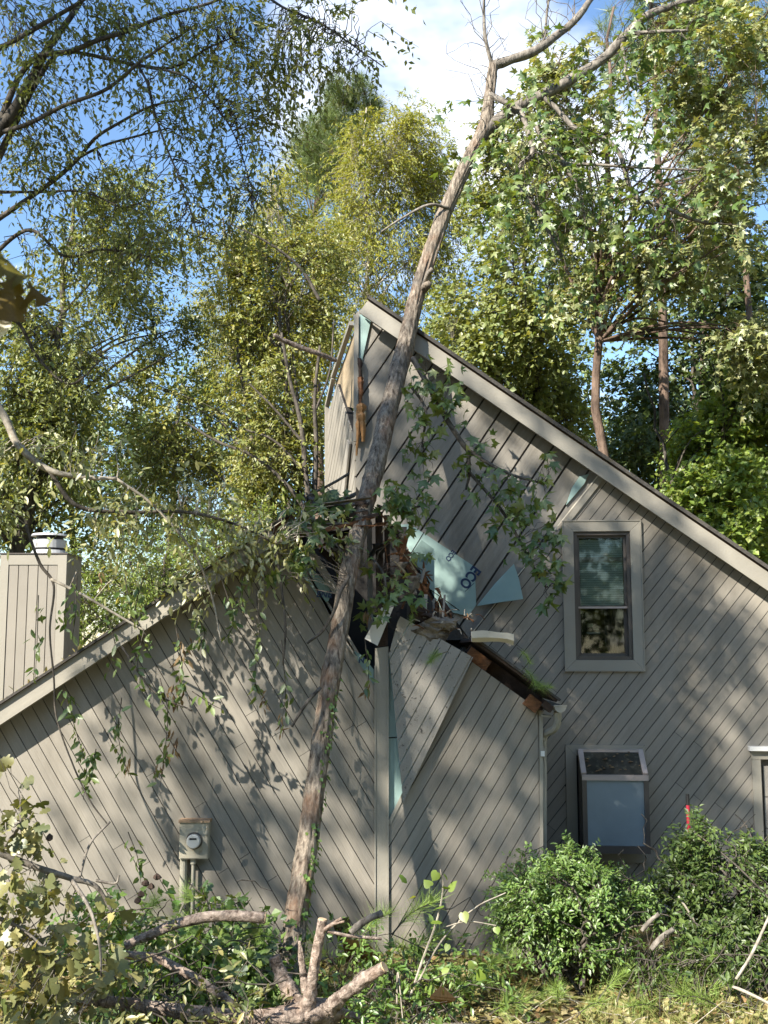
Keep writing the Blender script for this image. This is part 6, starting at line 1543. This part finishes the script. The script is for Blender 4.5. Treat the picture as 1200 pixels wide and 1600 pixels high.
a = Acc(); v = np.array([[-.03, 0, 0], [.03, 0, 0], [.02, .55, .05], [0, 1, .22]]); put_leaves(a, (v, np.array([[0, 1, 2], [0, 2, 3]])), p, r.normal(0, .55, p.shape) * [1, 1, .2] + [0, 0, .55], r.normal(0, 1, p.shape), r.uniform(.04, .11, len(p))); o = a.build('grass', M['l_grass']); o['kind'] = 'stuff'; o['label'] = 'short straw-green grass in the foreground'; o['category'] = 'grass'
k = 420; p = on_ground(k, -4, 4.6, 6, 9.6); d = r.normal(0, 1, (k, 3)) * [1, .6, .15]; a = Acc(); twigs(a, p + [0, 0, .015], p + d * .25 + [0, 0, .03], .004, .05, 3, 4, r); o = a.build('twig_litter', M['bark_pale']); o['kind'] = 'stuff'; o['label'] = 'small pale twigs strewn over the ground'; o['category'] = 'twig litter'

# ------------------------------------------------------------------ autumn leaves close to the lens at the left edge
ml = thing('autumn_twig', 'browning maple leaves on a twig close to the lens at the left edge', 'twig', P(-60, 450, 1.5))
a = Acc(); p_, r_ = px_line([(-90, 420, 1.5, 4), (-30, 440, 1.5, 3), (10, 455, 1.5, 2)], 12); tube(a, p_, r_, 6); a.build('twig', M['bark_grey'], ml)
MI = Matrix.Translation(-ml.location)
def curled_leaf(name, mat, seed, curl):
    r = np.random.default_rng(seed); na, nr = 44, 7
    o = np.array(_oak + [(-x, y) for x, y in _oak[-2:0:-1]]); o[:, 0] *= 1.3
    o = spline(np.vstack([o, o[:1]]), na + 1)[:-1]
    c = np.array([0, .42]); k = np.linspace(.04, 1, nr)
    xy = c + (o[:, None] - c) * k[None, :, None]
    x, y = xy[..., 0], xy[..., 1]
    z = curl * (x * x * 1.6 - .5 * (y - .5) ** 2) + .05 * np.sin(9 * x + 4 * y + seed) * k[None] + .03 * np.sin(14 * y - 6 * x) * k[None]
    i, j = np.meshgrid(np.arange(na), np.arange(nr - 1), indexing='ij'); i2 = (i + 1) % na
    q = np.stack([i * nr + j, i * nr + j + 1, i2 * nr + j + 1, i2 * nr + j], -1).reshape(-1, 4)
    a = Acc(); a.add(np.stack([x, y, z], -1).reshape(-1, 3), None, q); return a.mesh(name, mat, True)
for i, (pp, dd_, nn_v, sz_, mt) in enumerate((((-20, 392), (.7, .1, -.5), (.1, -.6, .8), .075, 'l_maple'), ((20, 432), (.15, -.1, -.9), (.75, -.6, .2), .078, 'l_maple'), ((40, 438), (.6, .3, -.55), (.1, -.6, .8), .045, 'l_maple'), ((-14, 440), (-.1, .2, -.9), (.2, -.8, .3), .07, 'l_maple'), ((-30, 494), (.65, .1, -.3), (-.1, -.9, .5), .045, 'l_gold'))):
    leaf_objects(curled_leaf('curled_leaf', M[mt], i + 3, -1.1), ml, np.array([P(*pp, 1.5)]), unit(np.array([dd_])), unit(np.array([nn_v])), np.array([sz_]), MI)
for i in range(3):  # extra unseen leaves added on the sun side to shade the visible ones
    c = P(20, 440, 1.5) + np.array(SUN) * random.uniform(.14, .3) + np.array([random.uniform(-.05, .05), random.uniform(-.05, .05), random.uniform(-.05, .05)])
    leaf_objects(curled_leaf('curled_leaf', M['l_maple'], 20 + i, -.8), ml, c[None] - np.array([[0, 0, -.04]]), unit(np.array([[random.uniform(-.5, .5), random.uniform(-.4, .4), -.8]])), unit(np.array([list(SUN)])), np.array([.10]), MI)
